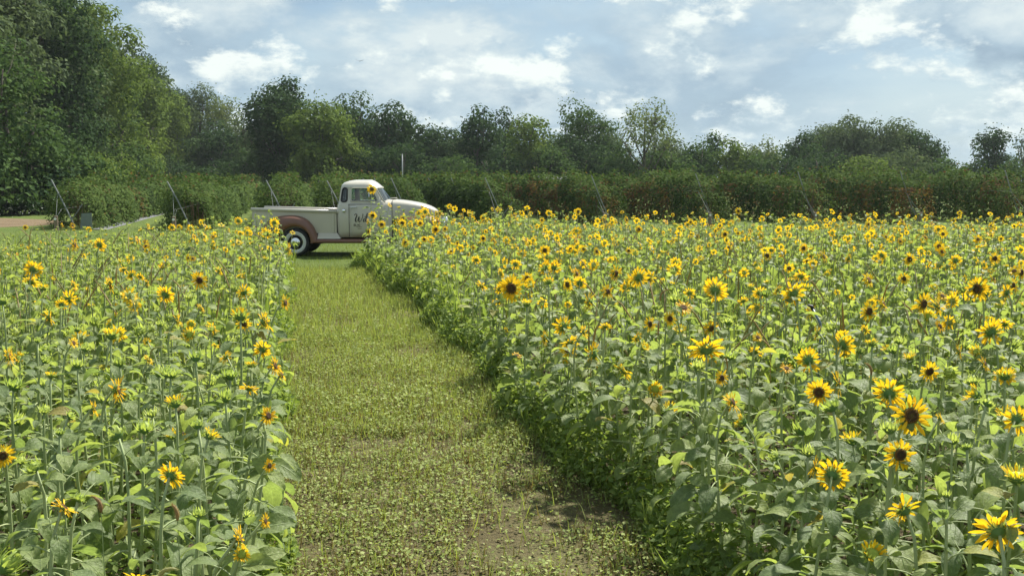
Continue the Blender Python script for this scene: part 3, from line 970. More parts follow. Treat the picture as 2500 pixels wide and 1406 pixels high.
part('bed_front_panel', V, F, M['beige'])
V, F = boxV(.0, .035, -BW + .04, BW - .04, .52, 1.10)
part('tailgate', V, F, M['beige'])
bf = obj('bed_floor', pymesh('bed_floor', *boxV(.04, 1.99, -BW + .05, BW - .05, .555, .575), M['dark']), truck)
for k in range(8):
    y = -BW + .10 + k * (2 * BW - .2) / 7.0
    part('board', *boxV(.05, 1.98, y - .075, y + .075, .578, .592), M['bedwood'], bf)


def arch_fender(name, outer, c, rin, y_in, y_out, s):
    """fender: rolled skin from the body out over the wheel to the lip of the wheel opening"""
    n = len(outer)
    V = []
    a0, a1 = R(205), R(-22)
    for i, (ox, oz) in enumerate(outer):
        a = a0 + (a1 - a0) * i / (n - 1)
        ix, iz = c[0] + rin * math.cos(a), c[1] + rin * math.sin(a)
        if i == 0:
            iz = oz
        if i == n - 1:
            iz = oz
        for (mx, yy) in ((0, y_in), (.03, y_in + .45 * (y_out - y_in)), (.16, y_in + .80 * (y_out - y_in)), (.42, y_in + .97 * (y_out - y_in)), (.75, y_out), (1.0, y_out - .004), (1.0, y_out - .06)):
            V.append((ox + (ix - ox) * mx, s * yy, oz + (iz - oz) * mx))
    o = part(name, V, grid_faces(n, 7), M['maroon'], smooth=True)
    so = o.modifiers.new('shell', 'SOLIDIFY')
    so.thickness = .012
    ss = o.modifiers.new('round', 'SUBSURF')
    ss.levels = ss.render_levels = 1
    return o


RWX, FWX, WZ = 1.07, 4.02, .345
rear_outer = [(.38, .33), (.27, .50), (.25, .68), (.33, .83), (.50, .935), (.72, .985), (.95, 1.0), (1.14, .985), (1.32, .92), (1.45, .80), (1.54, .64), (1.60, .47), (1.68, .33)]
front_outer = [(3.36, .34), (3.36, .52), (3.40, .70), (3.50, .85), (3.66, .945), (3.86, .985), (4.06, .995), (4.26, .985), (4.45, .94), (4.58, .84), (4.65, .68), (4.66, .52), (4.60, .40)]
for s in (-1, 1):
    arch_fender('rear_fender', rear_outer, (RWX, .36), .375, BW - .01, .93, s)
    arch_fender('front_fender', front_outer, (FWX, .36), .375, .40, .93, s)
    # running board with a rolled edge
    V = []
    for x in (1.58, 2.2, 2.9, 3.45):
        V += [(x, s * .60, .425), (x, s * .86, .42), (x, s * .905, .405), (x, s * .918, .375), (x, s * .91, .335), (x, s * .88, .325), (x, s * .60, .345)]
    part('running_board', V, grid_faces(4, 7, True), M['maroon'], smooth=True)
    V = [(1.60, s * .88, .432), (2.16, s * .88, .432), (2.06, s * .72, .56), (1.60, s * .72, .56), (1.60, s * .70, .432), (2.16, s * .70, .432), (2.06, s * .69, .56), (1.60, s * .69, .56)]
    part('step_apron', V, [(0, 1, 2, 3), (0, 4, 5, 1), (1, 5, 6, 2), (2, 6, 7, 3), (3, 7, 4, 0), (4, 7, 6, 5)], M['beige'])


def lathe_y(prof, seg=32):
    V = []
    for (rr, yy) in prof:
        for k in range(seg):
            a = 2 * math.pi * k / seg
            V.append((rr * math.cos(a), yy, rr * math.sin(a)))
    return V, grid_faces(len(prof), seg, True)


wheel_me = {
    'wheel': pymesh('wheel', *lathe_y([(.001, -.03), (.12, -.03), (.165, -.05), (.195, -.085), (.20, -.06), (.20, .08), (.001, .08)]), M['dark'], True),
    'tyre': pymesh('tyre', *lathe_y([(.198, -.085), (.215, -.100), (.27, -.105), (.315, -.095), (.335, -.07), (.343, -.03), (.343, .03), (.335, .07), (.30, .10), (.20, .08)]), M['tyre'], True),
    'whitewall': pymesh('whitewall', *lathe_y([(.196, -.094), (.206, -.1035), (.235, -.1085), (.262, -.1075), (.267, -.102)]), M['white_wall'], True),
    'hubcap': pymesh('hubcap', *lathe_y([(.128, -.045), (.125, -.075), (.108, -.098), (.078, -.114), (.04, -.122), (.001, -.124)]), M['chrome'], True),
    'trim_ring': pymesh('trim_ring', *lathe_y([(.180, -.078), (.190, -.094), (.197, -.094), (.199, -.086)]), M['chrome'], True),
}
for s in (-1, 1):
    for wx in (RWX, FWX):
        wh = obj('wheel', wheel_me['wheel'], truck, (wx, s * .79, WZ))
        wh.rotation_euler = (0, 0, 0 if s < 0 else math.pi)
        for k in ('tyre', 'whitewall', 'hubcap', 'trim_ring'):
            obj(k, wheel_me[k], wh)

# cab: rings of a rounded plan; window faces are left open and glazed
ZL = [.46, .62, .90, 1.14, 1.245, 1.262, 1.30, 1.315, 1.43, 1.55, 1.645, 1.665, 1.72, 1.775, 1.815, 1.838]
HWD = [.775, .80, .815, .80, .79, .775, .765, .762, .738, .714, .694, .69, .66, .60, .48, .28]
XREAR = [2.04, 2.02, 2.015, 2.02, 2.03, 2.045, 2.055, 2.058, 2.075, 2.09, 2.105, 2.11, 2.135, 2.19, 2.30, 2.45]


def cab_ring(i):
    z, hw, xr = ZL[i], HWD[i], XREAR[i]
    t = min(max((z - 1.30) / (1.72 - 1.30), 0), 1)
    roof = max(0, (z - 1.665) / (1.838 - 1.665))
    xd = 3.08 + (2.87 - 3.08) * t
    xa = 3.19 + (2.955 - 3.19) * t
    xw = 3.26 + (3.01 - 3.26) * t
    xc = 3.31 + (3.03 - 3.31) * t
    if roof > 0:
        sh = roof ** 1.6
        xd, xa, xw, xc = [v + (2.68 - v) * .62 * sh for v in (xd, xa, xw, xc)]
    half = [(xr, 0), (xr + .004, .46 * hw), (xr + .02, .74 * hw), (xr + .055, .90 * hw), (max(xr + .10, 2.14), .975 * hw), (max(xr + .16, 2.305), hw), (max(xr + .2, 2.40), hw),
            (max(xr + .3, 2.73), hw * 1.0), (xd, .985 * hw), (xa, .93 * hw), (xw, .60 * hw), (xc, 0)]
    ring = [(x, -y, z) for x, y in half] + [(x, y, z) for x, y in half[-2:0:-1]]
    return ring


rings = [cab_ring(i) for i in range(len(ZL))]
NC = len(rings[0])
V = [p for r in rings for p in r]
F = []
wz0, wz1 = ZL.index(1.315), ZL.index(1.645)
OPENC = {0, NC - 1, 4, NC - 5, 6, 7, NC - 7, NC - 8, 9, 10, NC - 10, NC - 11}
panes = {}
for i in range(len(ZL) - 1):
    for j in range(NC):
        f = (i * NC + j, i * NC + (j + 1) % NC, (i + 1) * NC + (j + 1) % NC, (i + 1) * NC + j)
        if wz0 <= i < wz1 and j in OPENC:
            key = {0: 'rear_window', NC - 1: 'rear_window', 4: 'cn', NC - 5: 'cf', 6: 'dn', 7: 'dn', NC - 7: 'df', NC - 8: 'df'}.get(j, 'windshield')
            panes.setdefault(key, []).append(f)
        else:
            F.append(f)
F.append(tuple((len(ZL) - 1) * NC + k for k in range(NC)))
cabo = part('cab', V, F, M['beige'], smooth=True)
so = cabo.modifiers.new('shell', 'SOLIDIFY')
so.thickness = .02
PN = {'rear_window': 'rear_window', 'cn': 'corner_window', 'cf': 'corner_window', 'dn': 'door_window', 'df': 'door_window', 'windshield': 'windshield'}


def sub_mesh(V, F):
    idx = sorted(set(i for f in F for i in f))
    mp = {a: b for b, a in enumerate(idx)}
    return [V[i] for i in idx], [tuple(mp[i] for i in f) for f in F]


cxm, = (2.6,)
for k, fl in panes.items():
    Vs, Fs = sub_mesh(V, fl)
    Vs = [(cxm + (x - cxm) * .985, y * .985, z) for x, y, z in Vs]
    g = part(PN[k], Vs, Fs, M['glass'], smooth=True)
    # frame round the opening
    idx = {}
    for f in fl:
        for a, b in zip(f, f[1:] + f[:1]):
            e = (min(a, b), max(a, b))
            idx[e] = idx.get(e, 0) + 1
    edges = [e for e, c in idx.items() if c == 1]
    nxt = {}
    for a, b in edges:
        nxt.setdefault(a, []).append(b)
        nxt.setdefault(b, []).append(a)
    loop = [edges[0][0]]
    prev = None
    while True:
        c = [q for q in nxt[loop[-1]] if q != prev]
        prev = loop[-1]
        if not c or c[0] == loop[0]:
            break
        loop.append(c[0])
    lp = [Vector(V[i]) for i in loop]
    sm = []
    for i, p in enumerate(lp):                       # round the corners of the opening
        a, b = lp[i - 1], lp[(i + 1) % len(lp)]
        d1, d2 = (a - p), (b - p)
        if d1.normalized().dot(d2.normalized()) > -.6:
            r = .05
            sm += [p + d1.normalized() * min(r, d1.length * .45), p + (d1.normalized() + d2.normalized()) * r * .28, p + d2.normalized() * min(r, d2.length * .45)]
        else:
            sm.append(p)
    sm.append(sm[0])
    sm.append(sm[1])
    Vt, Ft = tube_arrays([tuple(q) for q in sm], .017 if k not in ('cn', 'cf') else .020, 6, False)
    obj('window_seal', pymesh('window_seal', Vt, Ft, M['dark'] if k in ('cn', 'cf', 'rear_window') else M['beige']), g)
for s in (-1, 1):
    Vt, Ft = tube_arrays([(2.84, s * .772, 1.305), (2.835, s * .735, 1.48), (2.83, s * .702, 1.66)], .011, 6)
    part('vent_window_bar', Vt, Ft, M['chrome'], smooth=True)
Vt, Ft = tube_arrays([(3.315, 0, 1.31), (3.17, 0, 1.50), (3.05, 0, 1.65)], .011, 6)
part('windshield_bar', Vt, Ft, M['chrome'])

# doors: skin standing 5 mm proud inside a dark gap
def side_y(z):
    return float(np.interp(z, ZL, HWD))


for s in (-1, 1):
    zs = [.475, .62, .80, .95, 1.10, 1.20, 1.243]
    Vd = []
    for z in zs:
        for x in (2.365, 2.62, 2.88, 3.10):
            Vd.append((x, s * (side_y(z) * (1.0 if x < 3.0 else .988) + .008), z))
    d = part('door', Vd, grid_faces(len(zs), 4), M['beige'], smooth=True)
    so = d.modifiers.new('shell', 'SOLIDIFY')
    so.thickness = .010
    Vg, Fg = tube_arrays([(2.357, s * (side_y(z) + .001), z) for z in zs], .007, 5)
    obj('door_gap', pymesh('door_gap', Vg, Fg, M['seam']), d)
    Vg, Fg = tube_arrays([(2.34, s * .787, 1.252), (2.7, s * .787, 1.252), (3.06, s * .775, 1.252)], .008, 5)
    part('belt_groove', Vg, Fg, M['seam'])
    Vh, Fh = tube_arrays([(2.375, s * .80, 1.175), (2.385, s * .845, 1.178), (2.46, s * .852, 1.182), (2.535, s * .846, 1.184), (2.55, s * .83, 1.182)], [.012, .014, .013, .012, .008], 8)
    obj('door_handle', pymesh('door_handle', Vh, Fh, M['chrome'], True), d)
    if s < 0:
        # brush-script lettering: flat painted strokes on the door skin, the rest of the words lies behind the flowers
        def stroke(pts, wds):
            P2 = [Vector((p[0], p[1])) for p in pts]
            Q, Wd = [], []
            for i in range(len(P2) - 1):
                p0, p1, p2, p3 = P2[max(i - 1, 0)], P2[i], P2[i + 1], P2[min(i + 2, len(P2) - 1)]
                for t in (0, .2, .4, .6, .8):
                    Q.append(.5 * ((2 * p1) + (p2 - p0) * t + (2 * p0 - 5 * p1 + 4 * p2 - p3) * t * t + (3 * p1 - p0 - 3 * p2 + p3) * t ** 3))
                    Wd.append(wds[i] + (wds[i + 1] - wds[i]) * t)
            Q.append(P2[-1])
            Wd.append(wds[-1])
            out, ff = [], []
            for i, q in enumerate(Q):
                dd = (Q[min(i + 1, len(Q) - 1)] - Q[max(i - 1, 0)])
                nn = Vector((-dd.y, dd.x)).normalized() * Wd[i] * .66
                for r in (q + nn, q - nn):
                    X, Z = 2.49 + (r.x - 250) * .000628, .838 + (960 - r.y) * .000628
                    out.append((X, -(side_y(Z) + .0115), Z))
            ff = [(2 * i, 2 * i + 1, 2 * i + 3, 2 * i + 2) for i in range(len(Q) - 1)]
            return out, ff
        STR = [([(258, 722), (268, 690), (300, 664), (338, 680), (336, 740), (300, 830), (284, 900), (290, 950), (318, 962), (352, 925), (385, 850), (418, 770)], [22, 26, 16, 22, 34, 38, 38, 30, 16, 10, 12, 16]),
               ([(432, 752), (420, 820), (412, 900), (424, 955), (456, 960), (505, 905), (552, 800), (574, 690), (560, 655)], [14, 34, 38, 30, 14, 12, 16, 22, 12]),
               ([(632, 822), (606, 880), (592, 930), (602, 962), (630, 958), (668, 905)], [14, 30, 32, 24, 12, 8]),
               ([(640, 762), (652, 772), (662, 782)], [16, 26, 18]),
               ([(668, 905), (716, 830), (758, 720), (764, 650), (742, 634), (716, 700), (692, 800), (680, 900), (690, 955), (724, 958), (758, 915)], [8, 12, 14, 12, 12, 28, 32, 34, 26, 12, 8])]
        LV, LF_ = [], []
        for a_, b_ in STR:
            o_, f_ = stroke(a_, b_)
            LF_ += [tuple(i + len(LV) for i in f) for f in f_]
            LV += o_
        obj('script_lettering', pymesh('script_lettering', LV, LF_, M['letter']), d, label='black brush-script letters reading Wil')
        # small capitals under it
        GL = {'B': [((0, 0), (0, 1)), ((0, 1), (.5, .95)), ((.5, .95), (.5, .58)), ((0, .52), (.5, .52)), ((.55, .48), (.55, .06)), ((0, 0), (.55, .03))],
              'L': [((0, 0), (0, 1)), ((0, 0), (.5, 0))], 'A': [((0, 0), (.3, 1)), ((.3, 1), (.6, 0)), ((.12, .35), (.48, .35))],
              'C': [((.55, .9), (.2, 1)), ((.2, 1), (0, .7)), ((0, .7), (0, .3)), ((0, .3), (.2, 0)), ((.2, 0), (.55, .1))]}
        LV, LF_ = [], []
        x0 = 2.472
        for ch in 'BLAC':
            for (p, q) in GL[ch]:
                a_, b_ = Vector(p), Vector(q)
                dd = (b_ - a_).normalized()
                a_, b_ = a_ - dd * .06, b_ + dd * .06
                nn = Vector((-dd.y, dd.x)) * .085
                k0 = len(LV)
                for r in (a_ + nn, a_ - nn, b_ - nn, b_ + nn):
                    X, Z = x0 + r.x * .048, .736 + r.y * .046
                    LV.append((X, -(side_y(Z) + .0115 + .0004 * (k0 % 7)), Z))
                LF_.append((k0, k0 + 1, k0 + 2, k0 + 3))
            x0 += .042
        for (xa, xb, z) in ((2.53, 2.66, .712), (2.56, 2.66, .672)):
            k0 = len(LV)
            LV += [(xa, -(side_y(z) + .012), z - .004), (xb, -(side_y(z) + .012), z - .004), (xb, -(side_y(z) + .012), z + .004), (xa, -(side_y(z) + .012), z + .004)]
            LF_.append((k0, k0 + 1, k0 + 2, k0 + 3))
        obj('small_lettering', pymesh('small_lettering', LV, LF_, M['letter']), d, label='small black capitals starting BLAC under the script')
        Vc, Fc = lathe_y([(.044, .0), (.044, -.028), (.034, -.042), (.001, -.046)], 20)
        obj('fuel_cap', pymesh('fuel_cap', [(x + 2.235, y - side_y(1.10) + .003, z + 1.10) for x, y, z in Vc], Fc, M['chrome'], True), truck)

# cowl and hood
def body_sections(secs, zb):
    """arched cross-sections along x: (x, half width, top z)"""
    prof = [(1.0, 0.0), (1.0, .45), (.985, .70), (.93, .86), (.80, .955), (.5, .99), (0, 1.0)]
    V = []
    for x, hw, tz, zbb in secs:
        row = [(x, -hw * a, zbb + (tz - zbb) * b) for a, b in prof]
        row += [(x, -y, z) for (_, y, z) in row[-2::-1]]
        V += row
    return V, grid_faces(len(secs), 13)


V, F = body_sections([(3.06, .765, 1.335, .46), (3.16, .76, 1.362, .46), (3.27, .735, 1.368, .46), (3.375, .69, 1.362, .46)], .46)
part('cowl', V, F, M['beige'], smooth=True)
hs = [(3.381, .688, 1.360, .90), (3.55, .655, 1.348, .90), (3.75, .61, 1.322, .90), (3.95, .56, 1.288, .90), (4.12, .505, 1.248, .90), (4.27, .445, 1.195, .90), (4.38, .385, 1.135, .90), (4.45, .32, 1.07, .90), (4.485, .25, 1.00, .90), (4.495, .15, .95, .90)]
V, F = body_sections(hs, .9)
F.append(tuple((len(hs) - 1) * 13 + k for k in range(13)))
hood = part('hood', V, F, M['beige'], smooth=True)
V2, F2 = body_sections([(3.374, .6905, 1.3625, .90), (3.386, .6895, 1.3615, .90)], .9)
obj('hood_gap', pymesh('hood_gap', [(x, y * 1.001, z + .0005) for x, y, z in V2], F2, M['seam']), hood)
for s in (-1, 1):
    V, F = boxV(3.50, 3.60, s * .668 - .004, s * .668 + .004, 1.045, 1.062)
    obj('hood_badge', pymesh('hood_badge', V, F, M['chrome']), hood)
V, F = boxV(3.28, 3.42, -.22, .22, 1.385, 1.397)
cv = bevelled(part('cowl_vent', V, F, M['beige']), .004)
V, F = boxV(3.39, 4.46, -.40, .40, .50, .895)
part('engine_bay', V, F, M['dark'])
gp = obj('grille', pymesh('grille', *boxV(4.47, 4.52, -.52, .52, .50, .93), M['dark']), truck)
for k in range(5):
    z = .56 + k * .08
    V, F = tube_arrays([(4.50, -.58 + .02 * k, z), (4.575, -.3, z), (4.60, 0, z), (4.575, .3, z), (4.50, .58 - .02 * k, z)], .022, 8)
    obj('grille_bar', pymesh('grille_bar', V, F, M['chrome'], True), gp)
for s in (-1, 1):
    Vc, Fc = lathe_y([(.10, .02), (.108, -.03), (.105, -.045), (.095, -.05), (.06, -.072), (.001, -.08)], 24)
    Vc = [(4.585 - y, s * .68 + x, .80 + z) for x, y, z in Vc]
    hl = obj('headlight', pymesh('headlight', Vc, Fc, M['lamp_glass'], True), truck)
    Vr, Fr = lathe_y([(.100, -.03), (.112, -.045), (.118, -.03), (.115, .03)], 24)
    obj('headlight_ring', pymesh('headlight_ring', [(4.585 - y, s * .68 + x, .80 + z) for x, y, z in Vr], Fr, M['chrome'], True), hl)
    V, F = boxV(.10, .16, s * .80 - .04, s * .80 + .04, .62, .72)
    bevelled(part('tail_light', V, F, M['tail_red']), .01)
for nm, x0 in (('front_bumper', 4.74), ('rear_bumper', -.10)):
    sg = 1 if x0 > 1 else -1
    V = []
    for y in (-.9, -.6, -.3, 0, .3, .6, .9):
        xx = x0 - sg * .08 * (y / .9) ** 2
        V += [(xx, y, .40), (xx + sg * .02, y, .44), (xx + sg * .02, y, .49), (xx, y, .53), (xx - sg * .02, y, .53), (xx - sg * .02, y, .40)]
    part(nm, V, grid_faces(7, 6, True) + [tuple(range(6)), tuple(range(36, 42))], M['chrome'], smooth=True)
part('chassis', *boxV(.25, 4.45, -.42, .42, .34, .52), M['dark'])
V, F = tube_arrays([(1.40, -.55, .27), (1.62, -.55, .305), (1.82, -.55, .345)], .016, 6)
part('leaf_spring', V, F, M['dark'])
V, F = tube_arrays([(RWX, -.72, WZ), (RWX, 0, WZ), (RWX, .72, WZ)], .045, 8)
part('axle', V, F, M['dark'])
V, F = tube_arrays([(FWX, -.72, WZ), (FWX, 0, WZ), (FWX, .72, WZ)], .045, 8)
part('axle', V, F, M['dark'])
V, F = boxV(2.12, 2.26, -.66, .66, .85, 1.36)
bevelled(part('seat_back', V, F, M['seat']), .05, 3)
V, F = boxV(2.20, 2.70, -.66, .66, .70, .90)
bevelled(part('seat_cushion', V, F, M['seat']), .05, 3)
V, F = boxV(2.98, 3.20, -.70, .70, 1.10, 1.30)
bevelled(part('dashboard', V, F, M['dark']), .04, 3)
ring = [(2.86 + .06 * math.sin(a), .36 + .20 * math.cos(a), 1.28 + .19 * math.sin(a)) for a in np.linspace(0, 2 * math.pi, 25)]
V, F = tube_arrays(ring, .012, 6, False)
sw = part('steering_wheel', V, F, M['dark'], smooth=True)
V, F = tube_arrays([(2.86, .36, 1.28), (3.05, .36, 1.16)], .018, 6)
obj('steering_column', pymesh('steering_column', V, F, M['dark']), sw)
for a in (.5, 2.6, 4.7):
    V, F = tube_arrays([(2.86, .36, 1.28), (2.86 + .06 * math.sin(a), .36 + .2 * math.cos(a), 1.28 + .19 * math.sin(a))], .008, 5)
    obj('spoke', pymesh('spoke', V, F, M['dark']), sw)
# ------------------------------------------------------------------ sunflower templates
def leaf_template(seed, rows=(0, .07, .2, .36, .55, .75, .9, 1.0), cols=(-1, -.5, 0, .5, 1), petiole=True, sides=4):
    r = np.random.default_rng(seed)
    th0, th1 = R(r.uniform(-25, 35)), R(r.uniform(-95, -20))
    fold, wave, wid = r.uniform(.10, .55), r.uniform(.0, .07), r.uniform(.25, .36)
    rise = r.uniform(.10, .28)
    pl = r.uniform(.45, .75)
    P0 = np.array([pl, 0, rise])
    V, F, uv = [], [], []
    pos = P0.copy()
    last = 0.0
    sk = r.uniform(-.12, .12)
    for t in rows:
        th = th0 + (th1 - th0) * t ** 0.8
        d = np.array([math.cos(th), sk * t, math.sin(th)])
        pos = pos + d * (t - last)
        last = t
        g = (max(t, 0.012) ** .42) * (max(1 - t, 0) ** .78) / .46
        hw = wid * g
        up = np.array([-math.sin(th), 0, math.cos(th)])
        for s in cols:
            back = -0.10 * abs(s) * math.exp(-t * 9)
            jit = (r.uniform(-.02, .02) if abs(s) == 1 and 0 < t < 1 else 0)
            p = pos + np.array([back, 0, 0]) + np.array([0, 1, 0]) * (s * hw + jit) + up * (abs(s) * hw * fold + wave * math.sin(9 * t + 5 * s) * abs(s))
            V.append(p)
            uv.append((0.5 + 0.5 * s, t))
    nc = len(cols)
    for i in range(len(rows) - 1):
        for j in range(nc - 1):
            F.append((i * nc + j, i * nc + j + 1, (i + 1) * nc + j + 1, (i + 1) * nc + j))
    bl = Tmpl(V, F, 0, uv)
    if not petiole:
        return bl
    pt = tube_t([(0, 0, 0), (pl * .35, 0, rise * .62), (pl * .7, 0, rise * .98), (pl * 1.0, 0, rise), tuple(P0 + np.array([.12, 0, .01]))],
                [.032, .026, .022, .018, .006], sides, 1, False)
    return join_t([bl, pt])


LEAF_HI = [leaf_template(100 + i) for i in range(10)]
LEAF_MID = [leaf_template(200 + i, (0, .12, .38, .7, 1.0), (-1, 0, 1), True, 3) for i in range(6)]
LEAF_LO = [leaf_template(300 + i, (0, .36, 1.0), (-1, 0, 1), False) for i in range(6)]
LEAF_HI_ME = [t.mesh('leaf', [M['leaf'], M['stem']]) for t in LEAF_HI]


def petal_t(seed, rows=((0, .35), (.3, .95), (.62, 1.0), (.86, .6), (1.0, .06)), up=None, r0=.38, r1=1.0, wid=.095, cols=3):
    """one petal lying along +x from the disc rim, tip bent a little"""
    r = np.random.default_rng(seed)
    lift = r.uniform(-.05, .35) if up is None else up
    curl = r.uniform(-.45, .25)
    tw = r.uniform(-.25, .25)
    ln = (r1 - r0) * r.uniform(.85, 1.08)
    V, F, uv = [], [], []
    x, z, last = r0, 0.0, 0.0
    for t, wv in rows:
        th = lift + curl * t
        x += math.cos(th) * ln * (t - last)
        z += math.sin(th) * ln * (t - last)
        last = t
        for s in ((-1, 0, 1) if cols == 3 else (-1, 1)):
            V.append((x, s * wid * wv, z + abs(s) * .03 * wv + s * tw * wid * t))
            uv.append((.5 + .5 * s, t))
    for i in range(len(rows) - 1):
        for j in range(cols - 1):
            F.append((i * cols + j, i * cols + j + 1, (i + 1) * cols + j + 1, (i + 1) * cols + j))
    return Tmpl(V, F, 0, uv)


def rot_t(t, M4, mi=None):
    r = Tmpl(np.zeros((0, 3)), [])
    M4 = np.array(M4)
    r.V = t.V @ M4[:3, :3].T + M4[:3, 3]
    r.F, r.mi, r.uvv = t.F, t.mi if mi is None else np.full(len(t.F), mi), t.uvv
    return r


def Rz(a):
    return Matrix.Rotation(a, 4, 'Z')


def lathe_t(prof, seg, mi=0, uvr=False):
    V, F, uv = [], [], []
    rm = max(p[0] for p in prof)
    for (rr, z) in prof:
        for k in range(seg):
            a = 2 * math.pi * k / seg
            V.append((rr * math.cos(a), rr * math.sin(a), z))
            uv.append((rr / rm, 0.5))
    for i in range(len(prof) - 1):
        for k in range(seg):
            k2 = (k + 1) % seg
            F.append((i * seg + k, i * seg + k2, (i + 1) * seg + k2, (i + 1) * seg + k))
    return Tmpl(V, F, mi, uv)


def bract_t(seed, r0, ln, wid, el0, el1, mi=0, n=4):
    r = np.random.default_rng(seed)
    V, F = [], []
    x, z, last = r0, 0, 0
    for i in range(n):
        t = i / (n - 1)
        th = R(el0 + (el1 - el0) * t)
        x += math.cos(th) * ln * (t - last)
        z += math.sin(th) * ln * (t - last)
        last = t
        hw = wid * (1 - t) ** .8 * (0.75 if i == 0 else 1.0)
        V += [(x, -hw, z), (x, hw, z)]
    for i in range(n - 1):
        F.append((2 * i, 2 * i + 1, 2 * i + 3, 2 * i + 2))
    return Tmpl(V, F, mi)


def open_head(seed):
    """receptacle with bracts, seed disc, and the petals one by one (matrices)"""
    r = np.random.default_rng(seed)
    rec = lathe_t([(.05, -.36), (.10, -.30), (.27, -.22), (.40, -.10), (.43, 0.0), (.38, .02)], 14, 0)
    parts = [rec]
    for layer, (r0, z0, ln, e0, e1) in enumerate(((.38, -.10, .40, 10, 35), (.30, -.18, .40, -15, 10))):
        nb = 14
        for k in range(nb):
            b = bract_t(seed * 7 + k, r0, ln * r.uniform(.75, 1.2), .085, e0 + r.uniform(-20, 15), e1 + r.uniform(-35, 30), 1, 3)
            Mx = Matrix.Translation((0, 0, z0)) @ Rz(2 * math.pi * (k + .5 * layer) / nb + r.uniform(-.12, .12))
            parts.append(rot_t(b, Mx))
    disc = lathe_t([(.40, .0), (.34, .075), (.22, .10), (.10, .085), (.005, .07)], 16, 0)
    npet = int(r.integers(26, 33))
    pm = []
    for layer in range(2):
        n = npet // 2
        for k in range(n):
            a = 2 * math.pi * (k + .5 * layer) / n + r.uniform(-.10, .10)
            tilt = R(r.uniform(-24, 10) - (6 if layer else -6))
            pm.append((Matrix.Translation((0, 0, .0 - .03 * layer)) @ Rz(a) @ Matrix.Rotation(-tilt, 4, 'Y') @ Matrix.Scale(r.uniform(.86, 1.1), 4), int(r.integers(0, 6))))
    return join_t(parts), disc, pm


PETALS = [petal_t(400 + i) for i in range(6)]
PETALS_LO = [petal_t(420 + i, ((0, .5), (.5, 1.15), (1.0, .12)), cols=2, wid=.115) for i in range(6)]
OPEN = [open_head(500 + i) for i in range(7)]
PETAL_ME = [t.mesh('petal', [M['petal']]) for t in PETALS]
OPEN_ME = []
for rec, disc, pm in OPEN:
    ring = join_t([rot_t(PETALS[i], m) for m, i in pm])
    OPEN_ME.append((rec.mesh('flower_head', [M['back'], M['bract']]), disc.mesh('seed_disc', [M['disc']]), ring.mesh('petal_ring', [M['petal']])))


def bud_head(seed, half):
    r = np.random.default_rng(seed)
    core = lathe_t([(.12, -.55), (.35, -.45), (.62, -.22), (.66, 0.0), (.52, .18), (.28, .26), (.02, .28)], 10, 0)
    core.mi = np.where(np.arange(len(core.F)) < 10 * 2 * 3, 0, 2)
    parts = [core]
    sets = (((.60, -.02, .80, 95, 150, 13), (.62, -.12, .95, 45, 95, 12), (.52, -.28, .95, 10, 60, 10)) if not half else
            ((.62, -.05, .75, 55, 90, 13), (.60, -.15, .85, 15, 55, 12), (.50, -.28, .80, -10, 20, 10)))
    for li, (r0, z0, ln, e0, e1, nb) in enumerate(sets):
        for k in range(nb):
            b = bract_t(seed * 11 + k + 50 * li, r0, ln * r.uniform(.7, 1.25), .17, e0 + r.uniform(-14, 14), e1 + r.uniform(-35, 35), 1, 4)
            parts.append(rot_t(b, Matrix.Translation((0, 0, z0)) @ Rz(2 * math.pi * (k + .5 * (li % 2)) / nb + r.uniform(-.15, .15))))
    body = join_t(parts)
    pets = None
    if half:
        pp = []
        for k in range(20):
            p = petal_t(seed * 3 + k, up=R(r.uniform(25, 75)), r0=.55, r1=1.35, wid=.12)
            pp.append(rot_t(p, Matrix.Translation((0, 0, .02)) @ Rz(2 * math.pi * k / 20 + r.uniform(-.15, .15))))
        pets = join_t(pp)
    return body, pets


BUD = [bud_head(600 + i, False) for i in range(6)]
HALF = [bud_head(640 + i, True) for i in range(5)]
BUD_ME = [b.mesh('flower_bud', [M['back'], M['bract'], M['bud_core']]) for b, _ in BUD]
HALF_ME = [(b.mesh('flower_head', [M['back'], M['bract'], M['bud_core']]), p.mesh('petal_ring', [M['petal']])) for b, p in HALF]

# field copies (material slots: 0 leaf, 1 stem, 2 bract, 3 petal, 4 disc)
def remap(t, mp):
    r = Tmpl(np.zeros((0, 3)), [])
    r.V, r.F, r.uvv = t.V, t.F, t.uvv
    r.mi = np.array([mp[m] for m in t.mi])
    return r


FIELD_MATS = [M['leaf_far'], M['stem_far'], M['bract_far'], M['petal_far'], M['disc_far']]
F_OPEN, F_OPEN_LO = [], []
for k, (rec, disc, pm) in enumerate(OPEN):
    F_OPEN.append(join_t([remap(rec, {0: 2, 1: 2}), remap(disc, {0: 4})] + [remap(rot_t(PETALS_LO[i], m), {0: 3}) for m, i in pm]))
    lo = [lathe_t([(.05, -.34), (.40, -.10), (.43, 0)], 7, 2), lathe_t([(.36, .02), (.22, .10), (.01, .08)], 7, 4)]
    for q in range(14):
        t = petal_t(800 + q + 20 * k, ((0, .55), (.5, 1.3), (1.0, .15)), cols=2, wid=.15)
        lo.append(remap(rot_t(t, Rz(2 * math.pi * q / 14 + .1 * math.sin(q * 3)) @ Matrix.Rotation(R(random.uniform(-8, 22)), 4, 'Y')), {0: 3}))
    F_OPEN_LO.append(join_t(lo))
F_BUD = [remap(b, {0: 2, 1: 2, 2: 2}) for b, _ in BUD]
F_HALF = [join_t([remap(b, {0: 2, 1: 2, 2: 2}), remap(p, {0: 3})]) for b, p in HALF]


